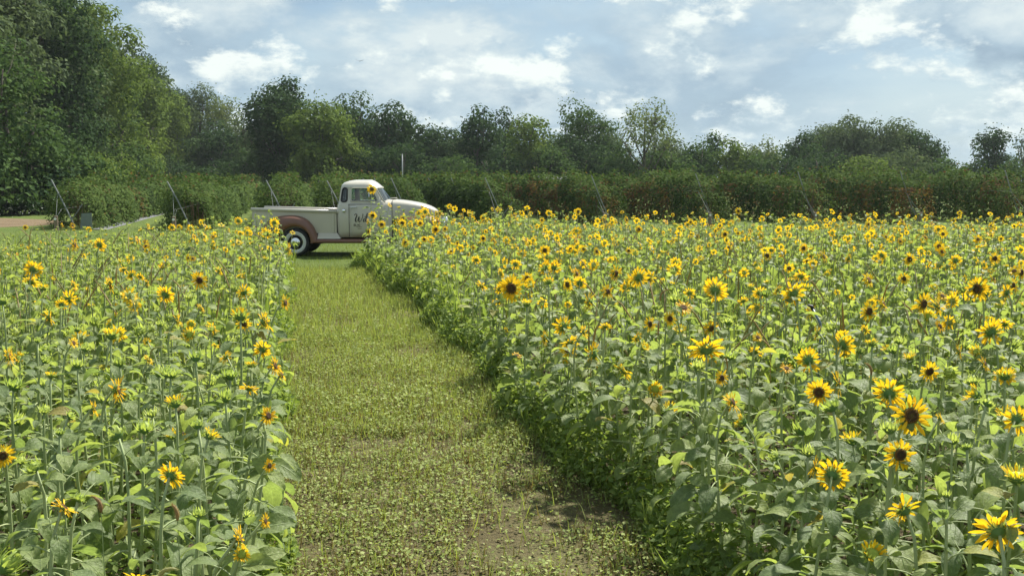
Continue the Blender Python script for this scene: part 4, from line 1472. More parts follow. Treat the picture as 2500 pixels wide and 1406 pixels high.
def bud_lo(seed):
    r = np.random.default_rng(seed)
    parts = [lathe_t([(.1, -.5), (.62, -.15), (.5, .2), (.02, .28)], 6, 2)]
    for k in range(11):
        b = bract_t(seed + k, .55, .95 * r.uniform(.7, 1.2), .2, r.uniform(10, 60), r.uniform(50, 110), 2, 3)
        parts.append(rot_t(b, Matrix.Translation((0, 0, -.15)) @ Rz(2 * math.pi * k / 11 + r.uniform(-.2, .2))))
    return join_t(parts)


F_BUD_LO = [bud_lo(700 + i) for i in range(4)]
F_HALF_LO = [join_t([t] + [remap(rot_t(petal_t(760 + 30 * k + q, ((0, .6), (.5, 1.2), (1.0, .15)), up=R(random.uniform(25, 70)), r0=.5, r1=1.3, wid=.16, cols=2), Rz(2 * math.pi * q / 12 + .1 * math.sin(5 * q))), {0: 3}) for q in range(12)])
             for k, t in enumerate(F_BUD_LO)]

# ------------------------------------------------------------------ where the sunflowers stand
# photo pixel of the head, its width in pixels, kind (o open, h half open, b bud), facing (0 away, 90 right, 180 to the viewer, -90 left), upward tilt
HEADS = [
 (62,555,13,'o',150,15),(152,550,13,'o',60,15),(177,551,15,'o',120,10),(217,560,14,'o',-10,20),(183,598,30,'o',85,5),(244,598,32,'o',0,20),
 (357,601,17,'o',170,30),(287,609,14,'b',0,60),(377,614,14,'h',10,30),(420,555,18,'o',-20,15),(438,555,14,'o',170,10),(467,557,20,'o',30,20),
 (523,601,19,'o',165,15),(471,631,15,'o',175,40),(582,539,19,'o',0,20),(498,579,16,'o',10,35),(670,544,26,'o',5,15),(651,570,28,'o',-10,20),
 (588,570,17,'o',20,30),(706,609,30,'o',80,5),(82,658,45,'o',0,15),(75,688,42,'o',-10,55),(105,703,28,'h',0,70),(181,696,28,'o',55,20),
 (269,696,40,'o',-125,-10),(320,671,28,'o',-60,30),(343,675,22,'o',20,30),(301,658,18,'o',-30,50),(360,690,18,'o',60,15),(487,684,42,'o',145,5),
 (405,719,46,'o',10,20),(536,661,24,'o',60,20),(590,632,16,'o',0,60),(168,730,44,'o',15,20),(150,743,30,'o',-20,25),(122,775,42,'o',58,20),
 (595,713,38,'o',-45,25),(697,739,40,'o',100,5),(492,752,26,'o',70,30),(435,783,36,'o',75,10),(467,792,24,'h',170,10),(586,772,46,'h',-20,50),
 (596,790,44,'o',-150,-5),(648,785,52,'o',62,5),(272,817,44,'h',0,75),(358,834,22,'o',-70,20),(364,877,28,'o',60,40),(180,837,32,'o',95,20),
 (23,870,50,'o',75,5),(526,843,20,'o',30,55),(550,871,34,'o',-75,25),(642,851,50,'o',20,25),(672,893,46,'o',95,15),(688,915,34,'o',85,25),(613,891,30,'h',0,75),
 (190,889,42,'b',0,80),(92,831,22,'b',0,80),(418,914,46,'b',20,75),(478,871,42,'b',-20,55),(562,915,48,'b',0,75),(124,916,32,'h',0,75),
 (36,940,52,'b',30,70),(288,952,64,'o',80,0),(230,997,44,'o',65,10),(7,1112,58,'o',160,0),(158,1238,60,'o',62,45),(194,1217,36,'b',60,60),
 (284,1062,54,'b',-60,40),(353,1044,62,'b',20,80),(146,1055,34,'b',0,80),(173,1015,36,'b',60,40),(419,1159,68,'o',10,15),(428,983,46,'h',-30,60),
 (515,1062,46,'h',60,50),(551,968,44,'b',0,85),(608,947,46,'o',20,62),(640,1008,36,'b',-40,50),(655,1014,44,'o',120,15),(658,1136,32,'o',125,10),
 (648,1271,38,'o',100,10),(587,1314,64,'o',72,15),(590,1352,40,'h',150,20),(608,1256,36,'b',40,65),(484,1253,46,'b',0,85),(335,1412,80,'o',0,60),(482,1037,42,'b',-40,60),
 (1248,704,62,'o',165,5),(1222,704,34,'o',-20,20),(1288,680,30,'o',175,10),(1224,668,26,'o',60,20),(1217,735,32,'o',0,65),(1286,741,30,'h',0,75),
 (1177,697,32,'o',70,45),(1163,634,26,'o',0,40),(1259,645,28,'o',30,20),(1330,655,38,'o',-30,20),(1353,653,34,'o',15,20),(1330,611,26,'o',170,5),
 (1404,613,24,'o',50,30),(1457,614,20,'o',140,15),(1535,612,17,'o',170,20),(1385,695,34,'o',-130,0),(1416,691,34,'o',10,10),(1339,688,28,'h',0,60),
 (1504,668,38,'o',125,0),(1484,712,36,'o',135,10),(1436,737,46,'o',-75,0),(1558,677,54,'o',-22,15),(1587,678,42,'o',60,5),(1646,657,36,'o',0,20),
 (1650,640,28,'o',10,30),(1746,708,62,'o',8,15),(1683,715,32,'o',0,30),(1636,778,34,'o',160,10),(1587,791,38,'o',135,5),(1669,751,44,'o',170,50),
 (1555,825,34,'o',-65,25),(1373,796,54,'o',-40,20),(1390,836,48,'o',-25,55),(1328,825,40,'o',-80,5),(1427,810,34,'o',80,15),(1478,796,32,'o',10,60),
 (1446,865,60,'o',-62,10),(1237,805,18,'o',70,20),(1262,867,26,'o',150,65),(1379,886,18,'h',150,40),(1723,850,84,'o',2,42),(1737,802,38,'o',150,-15),
 (1762,922,38,'o',150,15),(1599,950,38,'h',175,20),(1706,893,48,'b',0,85),(1789,981,54,'o',115,25),(1572,848,28,'h',120,40),(1312,939,13,'h',120,30),
 (1935,714,60,'o',-10,20),(1956,674,36,'o',40,30),(1897,708,28,'o',-60,20),(1854,714,34,'o',0,30),(1814,734,28,'o',-20,50),(2122,760,48,'o',160,5),
 (2221,633,33,'o',170,5),(2207,680,30,'o',165,5),(2332,636,31,'o',0,15),(2429,631,30,'o',165,10),(1873,624,25,'o',170,10),(1883,611,21,'o',10,20),
 (1962,606,23,'o',170,10),(1985,643,21,'o',0,20),(2011,626,32,'o',120,20),(2070,631,28,'o',-60,10),(2153,623,26,'o',40,15),(2255,742,56,'o',150,5),
 (2290,748,48,'o',100,10),(2301,722,26,'o',170,45),(2386,705,58,'o',-125,0),(2406,719,34,'o',-20,20),(2474,697,38,'o',145,5),(2457,714,38,'o',-20,15),
 (2426,680,30,'o',130,20),(2494,665,36,'o',150,5),(2417,810,68,'o',-10,22),(2452,790,42,'o',20,60),(2452,916,46,'h',0,78),(2343,859,40,'o',120,10),
 (2270,907,48,'o',175,-15),(2318,910,46,'b',178,10),(2267,774,36,'h',175,20),(2295,796,30,'o',150,30),(2062,842,62,'o',55,5),(2028,799,42,'b',-120,40),
 (1994,813,38,'o',-65,10),(1920,899,34,'o',160,55),(1999,958,62,'o',-165,5),(2048,936,62,'o',112,5),(2170,959,76,'o',12,15),(2224,1015,96,'o',172,8),
 (2378,964,52,'h',-70,30),(2412,984,42,'b',60,50),(2172,1044,54,'b',0,85),(2198,1109,72,'o',175,0),(2032,1158,80,'o',22,8),(1990,1140,50,'o',-60,20),(2204,1242,84,'o',-25,30),
 (2434,1294,112,'o',5,18),(2130,1352,62,'h',170,50),(2311,1206,28,'b',0,80),(2485,1025,70,'o',55,5),(2297,1021,30,'o',100,30),(2028,992,58,'b',-40,55),
 (1811,1028,38,'h',-70,20),(1889,1115,42,'b',-80,40),(1973,1102,42,'b',0,80),(1750,1195,26,'b',0,80),(1811,1195,26,'b',0,80),(1565,1117,16,'h',100,20),(1940,1260,30,'b',60,60),(2360,1090,34,'b',0,70),
 (908,462,24,'o',160,5),(910,526,20,'o',160,-10),(932,548,20,'o',170,15),(898,543,18,'o',-100,0),(900,565,18,'o',-120,0),(982,545,22,'o',-160,0),(984,533,17,'o',150,10),
 (1016,533,16,'o',100,5),(1023,521,17,'o',10,15),(1038,517,19,'o',15,10),(1073,521,15,'o',150,10),(1068,533,15,'o',-150,0),(1064,560,22,'o',160,0),(1036,584,16,'o',165,5),
 (1052,585,19,'o',15,10),(979,572,16,'o',120,5),(990,593,20,'o',150,0),(1412,517,18,'o',170,5),(1803,515,18,'o',150,10),(1128,528,16,'o',100,10),(1188,540,16,'o',10,15),(1290,593,19,'o',10,20),
 (1180,582,18,'o',170,10),(1340,520,17,'o',-10,20),(1560,560,19,'o',165,10),(1680,548,18,'o',0,20),(1770,572,20,'o',170,5),(1980,560,18,'o',-15,15),(2120,548,18,'o',150,5),(2290,560,18,'o',0,15),(2420,552,17,'o',170,10),
]
SPECIAL = {
 (2224,1015): 'largest orange-yellow open sunflower facing the viewer, olive green centre, lower right',
 (2434,1294): 'big back-turned sunflower in the bottom right corner of the photo',
 (2198,1109): 'yellow sunflower with near-black disc half hidden behind a thick stem, lower right',
 (1248,704): 'wide-open sunflower with brown disc facing the viewer, closest to the path in its patch',
 (908,462): 'lone tall sunflower standing in front of the truck cab window',
 (1412,517): 'lone sunflower rising above the far field edge against the dark berry row',
 (1723,850): 'large back-turned sunflower tilted skyward with a bud in front of it, mid right',
 (1706,893): 'large green bud with broad leaves in front of a big back-turned sunflower',
 (487,684): 'oval-looking sunflower with dark centre turned half towards the viewer, left field',
 (405,719): 'back-turned sunflower with full petal ring right of centre of the left field',
 (353,1044): 'large spiky green bud facing the sky at the lower left',
 (284,1062): 'large spiky green bud nodding left beside a skyward bud, lower left',
 (419,1159): 'back-turned open sunflower low in the left field near the bottom',
 (2318,910): 'round green bud facing the viewer under an arching foxtail, right side',
 (2032,1158): 'back-turned bright sunflower crossed by a thick stem, lower right',
 (335,1412): 'yellow petals of a sunflower cut off by the bottom edge, lower left',
 (670,544): 'back-turned sunflower covering the rear fender of the truck',
 (158,1238): 'single yellow sunflower tipped up to the right near the lower left corner',
 (7,1112): 'sunflower cut by the left edge of the photo, facing the viewer',
 (1746,708): 'tall back-turned sunflower with full petal ring in the middle of the right field',
}


def in_field(x, y):
    if y < path_lim_near:
        return False
    if x < path_left(y) - 0.06:
        return y < LF - 0.02 * (x - path_left(y)) ** 2 + 0.35 * math.sin(x * 1.3)
    if x > path_right(y) + 0.06:
        return y < RF - 0.03 * max(0, x - 2) + 0.4 * math.sin(x * 1.1)
    return False


path_lim_near = 1.7
W12 = lambda: dict(w1=random.gauss(0, .035), w2=random.gauss(0, .035))
plants = []                                                # dicts: base, head, axis, radius, kind, named


def axis_of(az, el):
    a, e = R(az), R(el)
    return Vector((math.sin(a) * math.cos(e), math.cos(a) * math.cos(e), math.sin(e)))


occ = []
for i, (px, py, dia, kind, az, el) in enumerate(HEADS):
    hh = 1.0 if py > 640 else 0.98
    if px < 560 and py < 640:
        hh = 0.80
    Y = (CAM_H - hh) * FPX / max(py - HOR, 30)
    mx = 0.150 if kind == 'o' else 0.09
    Y = min(Y, mx * FPX / dia, 22.6 if px > 720 else 21.0)
    Y = max(Y, 1.9)
    if (px, py) == (908, 462):
        Y = 20.0
    sl = (px - 1250.0) / (FPX * 1.0057)
    if px > 728 and sl * Y < path_right(Y) + .06:       # low heads over the right-hand edge of the path stand farther off
        for _k in range(200):
            Y += .05
            if sl * Y >= path_right(Y) + .06:
                break
    P = at(px, py, Y)
    ax = axis_of(az, el)
    rad = dia * Y / FPX / 2 * 1.12
    if kind != 'o':
        rad *= 0.84
    base = Vector((P.x - ax.x * .05 + random.uniform(-.05, .05), P.y - ax.y * .05 + random.uniform(-.05, .05), 0))
    if base.x < (path_left(base.y) + path_right(base.y)) / 2:
        base.x = min(base.x, path_left(base.y) - 0.05)
    else:
        base.x = max(base.x, path_right(base.y) + 0.05)
    plants.append(dict(base=base, head=P, ax=ax, r=rad, kind=kind, az=az, el=el, key=(px, py), match=True, **W12()))
    occ.append((px, py, dia * .55, P.y))

cell = {}


def crowded(x, y, dmin):
    cx, cyy = int(x // .4), int(y // .4)
    for a in (-1, 0, 1):
        for b in (-1, 0, 1):
            for (u, v) in cell.get((cx + a, cyy + b), ()):
                if (u - x) ** 2 + (v - y) ** 2 < dmin * dmin:
                    return True
    return False


def occupy(x, y):
    cell.setdefault((int(x // .4), int(y // .4)), []).append((x, y))


for p in plants:
    occupy(p['base'].x, p['base'].y)
OCC = np.array(occ)
DENS = 15.0
ncand = 0
for _ in range(int(DENS * 34 * 24 * 1.25)):
    y = random.uniform(1.7, 24.0)
    x = random.uniform(-16, 18)
    if abs(x) > 0.59 * y + 1.0 or not in_field(x, y):
        continue
    if crowded(x, y, .15 if y < 9 else .17):
        continue
    left = x < SL * y + 0.8
    lat = abs(x - (path_left(y) if left else path_right(y)))
    hm = 0.90 if y < 9 else (0.92 if not left else 1.0 - 0.082 * min(lat, 5))
    if not left and y > 16.5 and lat < 3.2:
        hm = 1.07
    hh = random.gauss(hm, .135)
    if lat < .35:
        hh -= random.uniform(0, .22)
    hh = min(max(hh, .42), hm + .22)
    q = random.random()
    if left:
        po, ph = (.08, .11) if y < 9 else (.13, .12)
    else:
        po, ph = (.12, .15) if y < 7 else ((.24, .16) if y < 12 else (.40, .13))
    po *= .45 + 1.1 * (.5 + .5 * math.sin(1.7 * x + .9 * y) * math.sin(1.3 * y - .7 * x + 2))     # blooms come in patches
    kind = 'o' if q < po else ('h' if q < po + ph else 'b')
    if kind == 'o':
        az = random.gauss(25, 55) if random.random() < (.88 if y < 10 else .66) else random.uniform(100, 215)
        el = random.gauss(18, 16) if random.random() > .12 else random.uniform(-60, -20)
        r = min(max(random.gauss(.058, .013), .032), .085)
    else:
        az, el = random.uniform(-180, 180), random.uniform(30, 88)
        r = random.uniform(.028, .048) if kind == 'b' else random.uniform(.030, .046)
    hx, hy = x + random.gauss(0, .06), y + random.gauss(0, .06)
    sx, sy = project((hx, hy, hh))
    if y < 6:
        rr = FPX * r * 1.3 / y
        near = OCC[(OCC[:, 3] > y - .05)]
        if len(near) and np.any((near[:, 0] - sx) ** 2 + (near[:, 1] - sy) ** 2 < (near[:, 2] + rr) ** 2):
            continue
    if y > 14 and 820 < sx < 896 and sy < 640:          # the path end in front of the truck door is clear
        continue
    if y < 2.6 and sy < 1180:
        continue
    occupy(x, y)
    plants.append(dict(base=Vector((x, y, 0)), head=Vector((hx, hy, hh)), ax=axis_of(az, el), r=r, kind=kind, az=az, el=el, key=None, match=False, **W12()))

matched = [p for p in plants if p['match']]


def shows(p):
    sx, sy = project(p['head'])
    return -20 < sx < 2520 and 380 < sy < 1400 + 120


fill = sorted([p for p in plants if not p['match'] and shows(p)], key=lambda p: p['base'].y)
single = matched + fill[:300 - len(matched)]
sid = set(id(p) for p in single)
rest = [p for p in plants if id(p) not in sid]
print('SUNFLOWERS', len(plants), 'single', len(single), 'matched', len(matched), 'single filler reaches', fill[300 - len(matched)]['base'].y)


def stem_points(p, n=7):
    b, h, ax = p['base'], p['head'], p['ax']
    neck = h - ax * (p['r'] * (.34 if p['kind'] == 'o' else .5))
    H = h.z
    k1 = Vector((b.x + (neck.x - b.x) * .3 + p['w1'], b.y + (neck.y - b.y) * .3 + p['w2'], H * .45))
    k2 = neck - ax * min(.12, H * .18) - Vector((0, 0, .06))
    pts = []
    for i in range(n):
        t = i / (n - 1)
        a = (1 - t) ** 3
        bb = 3 * t * (1 - t) ** 2
        c = 3 * t * t * (1 - t)
        d = t ** 3
        pts.append(b * a + k1 * bb + k2 * c + neck * d)
    return pts


def leaf_plan(p, n):
    """n leaves up the stem: height fraction, turn, size, tilt"""
    out = []
    H = p['head'].z
    a0 = random.uniform(0, 6.28)
    for i in range(n):
        t = .16 + .80 * (i + random.uniform(-.2, .2)) / n
        size = (.140 if H > .7 else .11) * (1.0 - .62 * max(0, (t - .45) / .55)) * (.72 + .28 * min(1, t / .3)) * random.uniform(.8, 1.2)
        out.append((min(max(t, .1), .955), a0 + i * 2.4 + random.uniform(-.4, .4), size, random.gauss(0, .28) + (.35 if t > .8 else 0)))
    return out


def on_curve(pts, t):
    f = t * (len(pts) - 1)
    i = min(int(f), len(pts) - 2)
    return pts[i].lerp(pts[i + 1], f - i)


def facing_words(p):
    k, az, el = p['kind'], p['az'], p['el']
    if k == 'b':
        return 'green unopened sunflower bud'
    if k == 'h':
        return 'half-open yellowish sunflower'
    if el > 42:
        return 'skyward-facing open sunflower'
    a = (az + 180) % 360 - 180
    if abs(a) > 128:
        return 'viewer-facing open sunflower'
    if abs(a) < 48:
        return 'back-turned open sunflower'
    return 'right-turned open sunflower' if a > 0 else 'left-turned open sunflower'


used = set()
_ONES = 'zero one two three four five six seven eight nine ten eleven twelve thirteen fourteen fifteen sixteen seventeen eighteen nineteen'.split()
_TENS = '_ _ twenty thirty forty fifty sixty seventy eighty ninety'.split()


def words100(n):
    n = min(max(n, 0), 100)
    if n == 100:
        return 'hundred'
    return _ONES[n] if n < 20 else _TENS[n // 10] + ('-' + _ONES[n % 10] if n % 10 else '')


open_by_size = sorted([p for p in single if p['kind'] == 'o'], key=lambda p: -p['r'] / p['head'].y)
petal_ids = set(id(p) for p in open_by_size[:64])


def make_sunflower(p):
    sx, sy = project(p['head'])
    side = 'left field' if p['base'].x < SL * p['base'].y + .8 else 'right field'
    lab = SPECIAL.get(p['key'])
    if lab is None:
        ix, iy = int(min(max(sx, 0), 2500) / 25.0 + .5), int(min(max(sy, 0), 1406) / 14.06 + .5)
        for (ex, ey) in ((0, 0), (1, 0), (0, 1), (-1, 0), (0, -1), (1, 1), (-1, -1)):
            lab = '%s in %s, %s percent across and %s percent down the photo' % (facing_words(p), side, words100(ix + ex), words100(iy + ey))
            if lab not in used:
                break
    used.add(lab)
    b = p['base']
    root = obj('sunflower', None, None, b, label=lab, category='sunflower', group='sunflowers along the mown path')
    root.empty_display_size = .05
    pts = [q - b for q in stem_points(p, 8)]
    r0 = .0045 + .0028 * min(1, p['head'].z)
    r1 = min(r0 * .62, p['r'] * (.12 if p['kind'] == 'o' else .22))
    V, F = tube_arrays(pts, [r0 + (r1 - r0) * (i / 7) ** 1.5 for i in range(8)], 7)
    obj('stem', pymesh('stem', V, F, M['stem'], True), root)
    n = random.randint(11, 14)
    for (t, a, s, tl) in leaf_plan(p, n):
        o = obj('leaf', LEAF_HI_ME[random.randrange(len(LEAF_HI_ME))], root, on_curve(pts, t))
        o.rotation_euler = (random.gauss(0, .28), -tl, a)
        o.scale = (s, s, s)
    ho = p['head'] - b
    q = p['ax'].to_track_quat('Z', 'Y') @ Quaternion((0, 0, 1), random.uniform(0, 6.28))
    r = p['r']
    if p['kind'] == 'o':
        k = random.randrange(len(OPEN_ME))
        h = obj('flower_head', OPEN_ME[k][0], root, ho)
        obj('seed_disc', OPEN_ME[k][1], h)
        if id(p) in petal_ids:
            for m, i in OPEN[k][2]:
                po = obj('petal', PETAL_ME[i], h)
                po.matrix_local = m
        else:
            obj('petal_ring', OPEN_ME[k][2], h, kind='stuff')
    elif p['kind'] == 'h':
        k = random.randrange(len(HALF_ME))
        h = obj('flower_head', HALF_ME[k][0], root, ho)
        obj('petal_ring', HALF_ME[k][1], h, kind='stuff')
    else:
        h = obj('flower_bud', BUD_ME[random.randrange(len(BUD_ME))], root, ho)
    h.rotation_mode = 'QUATERNION'
    h.rotation_quaternion = q
    h.scale = (r, r * random.uniform(.86, 1.0), r * random.uniform(.85, 1.3))
    return root


for p in single:
    make_sunflower(p)

# the rest of the field as one mass
fs = Scatter()
for p in rest:
    y = p['base'].y
    tint = random.random()
    near = y < 8.3
    pts = stem_points(p, 5 if near else 4)
    V, F = tube_arrays(pts, [.0065, .006, .0055, .005, .004][:len(pts)] if near else [.007, .0065, .006, .005], 4 if near else 3, False)
    F3 = [(f[0], f[1], f[2]) for f in F] + [(f[0], f[2], f[3]) for f in F]
    fs.add_raw(V, F3, 1, tint)
    for (t, a, s, tl) in leaf_plan(p, 10 if near else 8):
        T = LEAF_MID if near else LEAF_LO
        c = on_curve(pts, t)
        s = s * (1.0 if near else 1.12)
        fs.add(random.choice(T), Matrix.Translation(c) @ Matrix.Rotation(a, 4, 'Z') @ Matrix.Rotation(-tl, 4, 'Y') @ Matrix.Rotation(random.gauss(0, .28), 4, 'X') @ Matrix.Scale(s, 4), min(max(random.gauss(.5, .25), 0), 1))
    q = (p['ax'].to_track_quat('Z', 'Y') @ Quaternion((0, 0, 1), random.uniform(0, 6.28))).to_matrix().to_4x4()
    Mh = Matrix.Translation(p['head']) @ q @ Matrix.Diagonal((p['r'], p['r'] * random.uniform(.84, 1.0), p['r'] * random.uniform(.8, 1.4), 1))
    T = {'o': F_OPEN if near else F_OPEN_LO, 'h': F_HALF if near else F_HALF_LO, 'b': F_BUD if near else F_BUD_LO}[p['kind']]
    fs.add(random.choice(T), Mh, random.random())
obj('sunflower_field', fs.build('sunflower_field', FIELD_MATS), kind='stuff', label='dense mass of sunflowers filling the field behind the nearest plants', category='sunflowers')
# ------------------------------------------------------------------ low growth: path plants, weeds between the stems, grass, foxtails
WEED = foliage('path_weeds', [(0.0, (0.10, 0.075, 0.035)), (0.22, (0.15, 0.12, 0.06)), (0.35, (0.135, 0.185, 0.048)), (0.65, (0.225, 0.275, 0.080)), (1.0, (0.32, 0.36, 0.135))], .3, rough=.65, spec=.12)
GRASS = foliage('grass_blades', [(0.0, (0.14, 0.12, 0.05)), (0.3, (0.095, 0.135, 0.028)), (0.7, (0.140, 0.185, 0.034)), (1.0, (0.21, 0.235, 0.05))], .3, rough=.65, spec=.12)
LEAFLET = Tmpl([(0, 0, 0), (.5, -.33, .08), (1, 0, 0), (.5, .33, .08)], [(0, 1, 2), (0, 2, 3)])
BLADE = Tmpl([(0, -.025, 0), (0, .025, 0), (.03, -.020, .5), (.03, .020, .5), (.22, 0, 1.0)], [(0, 1, 3, 2), (2, 3, 4)])
STALK = Tmpl([(-.03, 0, 0), (.03, 0, 0), (.05, 0, 1.0), (0, .03, .5)], [(0, 1, 2), (0, 2, 3)])


def vnoise(x, y, s, seed=0):
    """smooth value noise for patchiness"""
    r = np.random.default_rng(seed)
    g = r.random((64, 64))
    u, v = x / s, y / s
    i, j = np.floor(u).astype(int), np.floor(v).astype(int)
    fu, fv = u - i, v - j
    fu, fv = fu * fu * (3 - 2 * fu), fv * fv * (3 - 2 * fv)
    G = lambda a, b: g[a % 64, b % 64]
    return (G(i, j) * (1 - fu) + G(i + 1, j) * fu) * (1 - fv) + (G(i, j + 1) * (1 - fu) + G(i + 1, j + 1) * fu) * fv


def rotz_frames(pos, scale, tilt=.3):
    n = len(pos)
    nr = np.tile([0, 0, 1.0], (n, 1)) + unit(n) * tilt
    return frames(pos, nr, unit(n), scale)


def strip_points(n, y0, y1, lo, hi, power=1.0):
    y = y0 + (y1 - y0) * rng.random(n) ** power
    l = np.array([lo(v) for v in y])
    h = np.array([hi(v) for v in y])
    return l + (h - l) * rng.random(n), y


ps = Scatter()
for (n, y0, y1, sz, blade) in ((52000, 3.4, 7.5, .023, .14), (52000, 7.0, 12.0, .028, .42), (34000, 11.5, 20.8, .036, .62)):
    x, y = strip_points(n, y0, y1, lambda v: path_left(v) - .08, lambda v: path_right(v) + .12)
    pn = vnoise(x, y, .55, 3) * .6 + vnoise(x, y, .17, 5) * .4
    keep = rng.random(n) < np.clip((pn - .30) * 2.8 + .55 * np.clip((y - 4.0) / 5, 0, 1) - .34 * np.clip((8.5 - y) / 4, 0, 1) * (vnoise(x, y, 1.1, 9) > .55), .14, 1.0)
    x, y, pn = x[keep], y[keep], pn[keep]
    n = len(x)
    isb = rng.random(n) < blade
    z = rng.random(n) ** 1.5 * (.03 + .075 * pn)
    pos = np.stack([x, y, z + .012], 1)
    lush = np.clip((y - 4.5) / 7, 0, 1)
    dry = rng.random(n) < (.30 - .20 * lush)
    ti = np.clip(np.where(dry, rng.uniform(0, .28, n), rng.normal(.68, .18, n) + .10 * (pn - .5)), 0, 1)
    a = ~isb
    ps.add_many(LEAFLET, rotz_frames(pos[a], sz * rng.uniform(.55, 1.35, a.sum()), .55), ti[a])
    pb = pos[isb].copy()
    pb[:, 2] = .006
    ps.add_many(BLADE, rotz_frames(pb, rng.uniform(.05, .13, isb.sum()) * (1 + .3 * (sz > .03)), .35), ti[isb])
    m = n // 7
    q = rng.integers(0, n, m)
    ps.add_many(STALK, rotz_frames(np.stack([x[q], y[q], np.full(m, .006)], 1), rng.uniform(.04, .10, m), .35), rng.uniform(0, .30, m))
x, y = strip_points(160, 4.5, 14, lambda v: path_left(v) + .05, lambda v: path_right(v))
ps.add_many(BLADE, rotz_frames(np.stack([x, y, np.full(160, .006)], 1), rng.uniform(.08, .18, 160), .4), rng.uniform(.5, 1, 160))
obj('path_growth', ps.build('path_growth', [WEED]), kind='stuff', label='short mown weeds and dry stubble covering the path', category='weeds')

us = Scatter()
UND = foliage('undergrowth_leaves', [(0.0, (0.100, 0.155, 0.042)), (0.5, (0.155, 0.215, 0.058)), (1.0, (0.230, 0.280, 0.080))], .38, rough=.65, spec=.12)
for (n, y0, y1, sz) in ((40000, 2.6, 8.0, .038), (24000, 7.5, 14.0, .058), (9000, 13.0, 23.0, .085)):
    y = y0 + (y1 - y0) * rng.random(n)
    x = rng.uniform(-1, 1, n) * (.58 * y + .5)
    pl = np.array([path_left(v) for v in y])
    pr = np.array([path_right(v) for v in y])
    ok = ((x < pl - .02) & (y < LF + .2)) | ((x > pr + .0) & (y < RF + .2))
    x, y = x[ok], y[ok]
    pn = vnoise(x, y, .5, 11)
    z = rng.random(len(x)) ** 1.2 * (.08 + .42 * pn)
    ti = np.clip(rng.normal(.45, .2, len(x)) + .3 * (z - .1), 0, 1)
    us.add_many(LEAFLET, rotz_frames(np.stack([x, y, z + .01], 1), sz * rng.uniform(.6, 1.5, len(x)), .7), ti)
# thicker weed fringe along both edges of the path
for side in (0, 1):
    n = 30000 if side else 17000
    y = 3.0 + 19.5 * rng.random(n) ** 1.25
    wd = np.abs(rng.normal(0, .17 if side else .12, n))
    x = np.array([(path_right(v) if side else path_left(v)) for v in y]) + (wd - .10) * (1 if side else -1)
    pn = vnoise(x, y, .6, 21 + side)
    top = (.12 + (.42 if side else .30) * pn) * np.clip((wd + .05) / .2, .25, 1)
    z = rng.random(n) * top
    us.add_many(LEAFLET, rotz_frames(np.stack([x, y, z + .01], 1), (.028 + .0017 * y) * rng.uniform(.6, 1.5, n), .8), np.clip(rng.normal(.55, .22, n), 0, 1))
    m = n // 14
    us.add_many(BLADE, rotz_frames(np.stack([x[:m], y[:m], np.full(m, .01)], 1), rng.uniform(.06, .14, m) * (1 + .08 * y[:m]) * (.6 + pn[:m]), .45), np.clip(rng.normal(.75, .2, m), 0, 1))
# tall grass among the far plants
n = 9000
y = rng.uniform(8, 23, n)
x = rng.uniform(-1, 1, n) * .53 * y
pl = np.array([path_left(v) for v in y])
pr = np.array([path_right(v) for v in y])
ok = ((x < pl - .1) & (y < LF)) | ((x > pr + .05) & (y < RF))
x, y = x[ok], y[ok]
pn = vnoise(x, y, 1.6, 31)
ok = rng.random(len(x)) < np.clip((pn - .3) * 2.2, 0.05, 1)
x, y = x[ok], y[ok]
us.add_many(BLADE, rotz_frames(np.stack([x, y, np.zeros(len(x))], 1), rng.uniform(.45, .85, len(x)), .22), np.clip(rng.normal(.6, .2, len(x)), 0, 1))
obj('undergrowth', us.build('undergrowth', [UND]), kind='stuff', label='green weeds filling the ground between the sunflower stems', category='weeds')

gs = Scatter()
for (n, x0, x1, y0, y1, h) in ((16000, -9, 1.5, 19.8, 29.0, .085), (7000, -13, -3, 29, 42, .12), (2500, 0, 22, 23.4, 41, .16), (4500, -17, -7, 19.5, 36, .12), (1500, -6, 9, 29, 43, .12)):
    x = rng.uniform(x0, x1, n)
    y = rng.uniform(y0, y1, n)
    pn = vnoise(x, y, 1.1, 41)
    gs.add_many(BLADE, rotz_frames(np.stack([x, y, np.zeros(n)], 1), h * rng.uniform(.5, 1.3, n) * np.array([1.0]), .35), np.clip(.35 + .5 * pn + rng.normal(0, .15, n), 0, 1))
obj('grass', gs.build('grass', [GRASS]), kind='stuff', label='short green grass on the headland around the truck', category='grass')
wf = Scatter()
n = 110
P0 = at(95, 505, 47)
pos = np.stack([P0.x + rng.normal(0, 1.1, n), P0.y + rng.normal(0, .8, n), np.abs(rng.normal(.45, .22, n))], 1)
wf.add_many(LEAFLET, rotz_frames(pos, rng.uniform(.035, .07, n), .4), rng.random(n))
obj('white_wildflowers', wf.build('white_wildflowers', [plain('white_bloom', (.42, .44, .38), .8)]), kind='stuff', label='patch of small white wildflowers beside the dirt track', category='wildflowers')

# foxtails
M['foxtail'] = foliage('foxtail_bristle', [(0.0, (0.26, 0.30, 0.13)), (1.0, (0.38, 0.36, 0.19))], .4, attr='random')
M['foxtail_dry'] = foliage('foxtail_dry', [(0.0, (0.26, 0.16, 0.08)), (1.0, (0.36, 0.25, 0.12))], .35, attr='random')


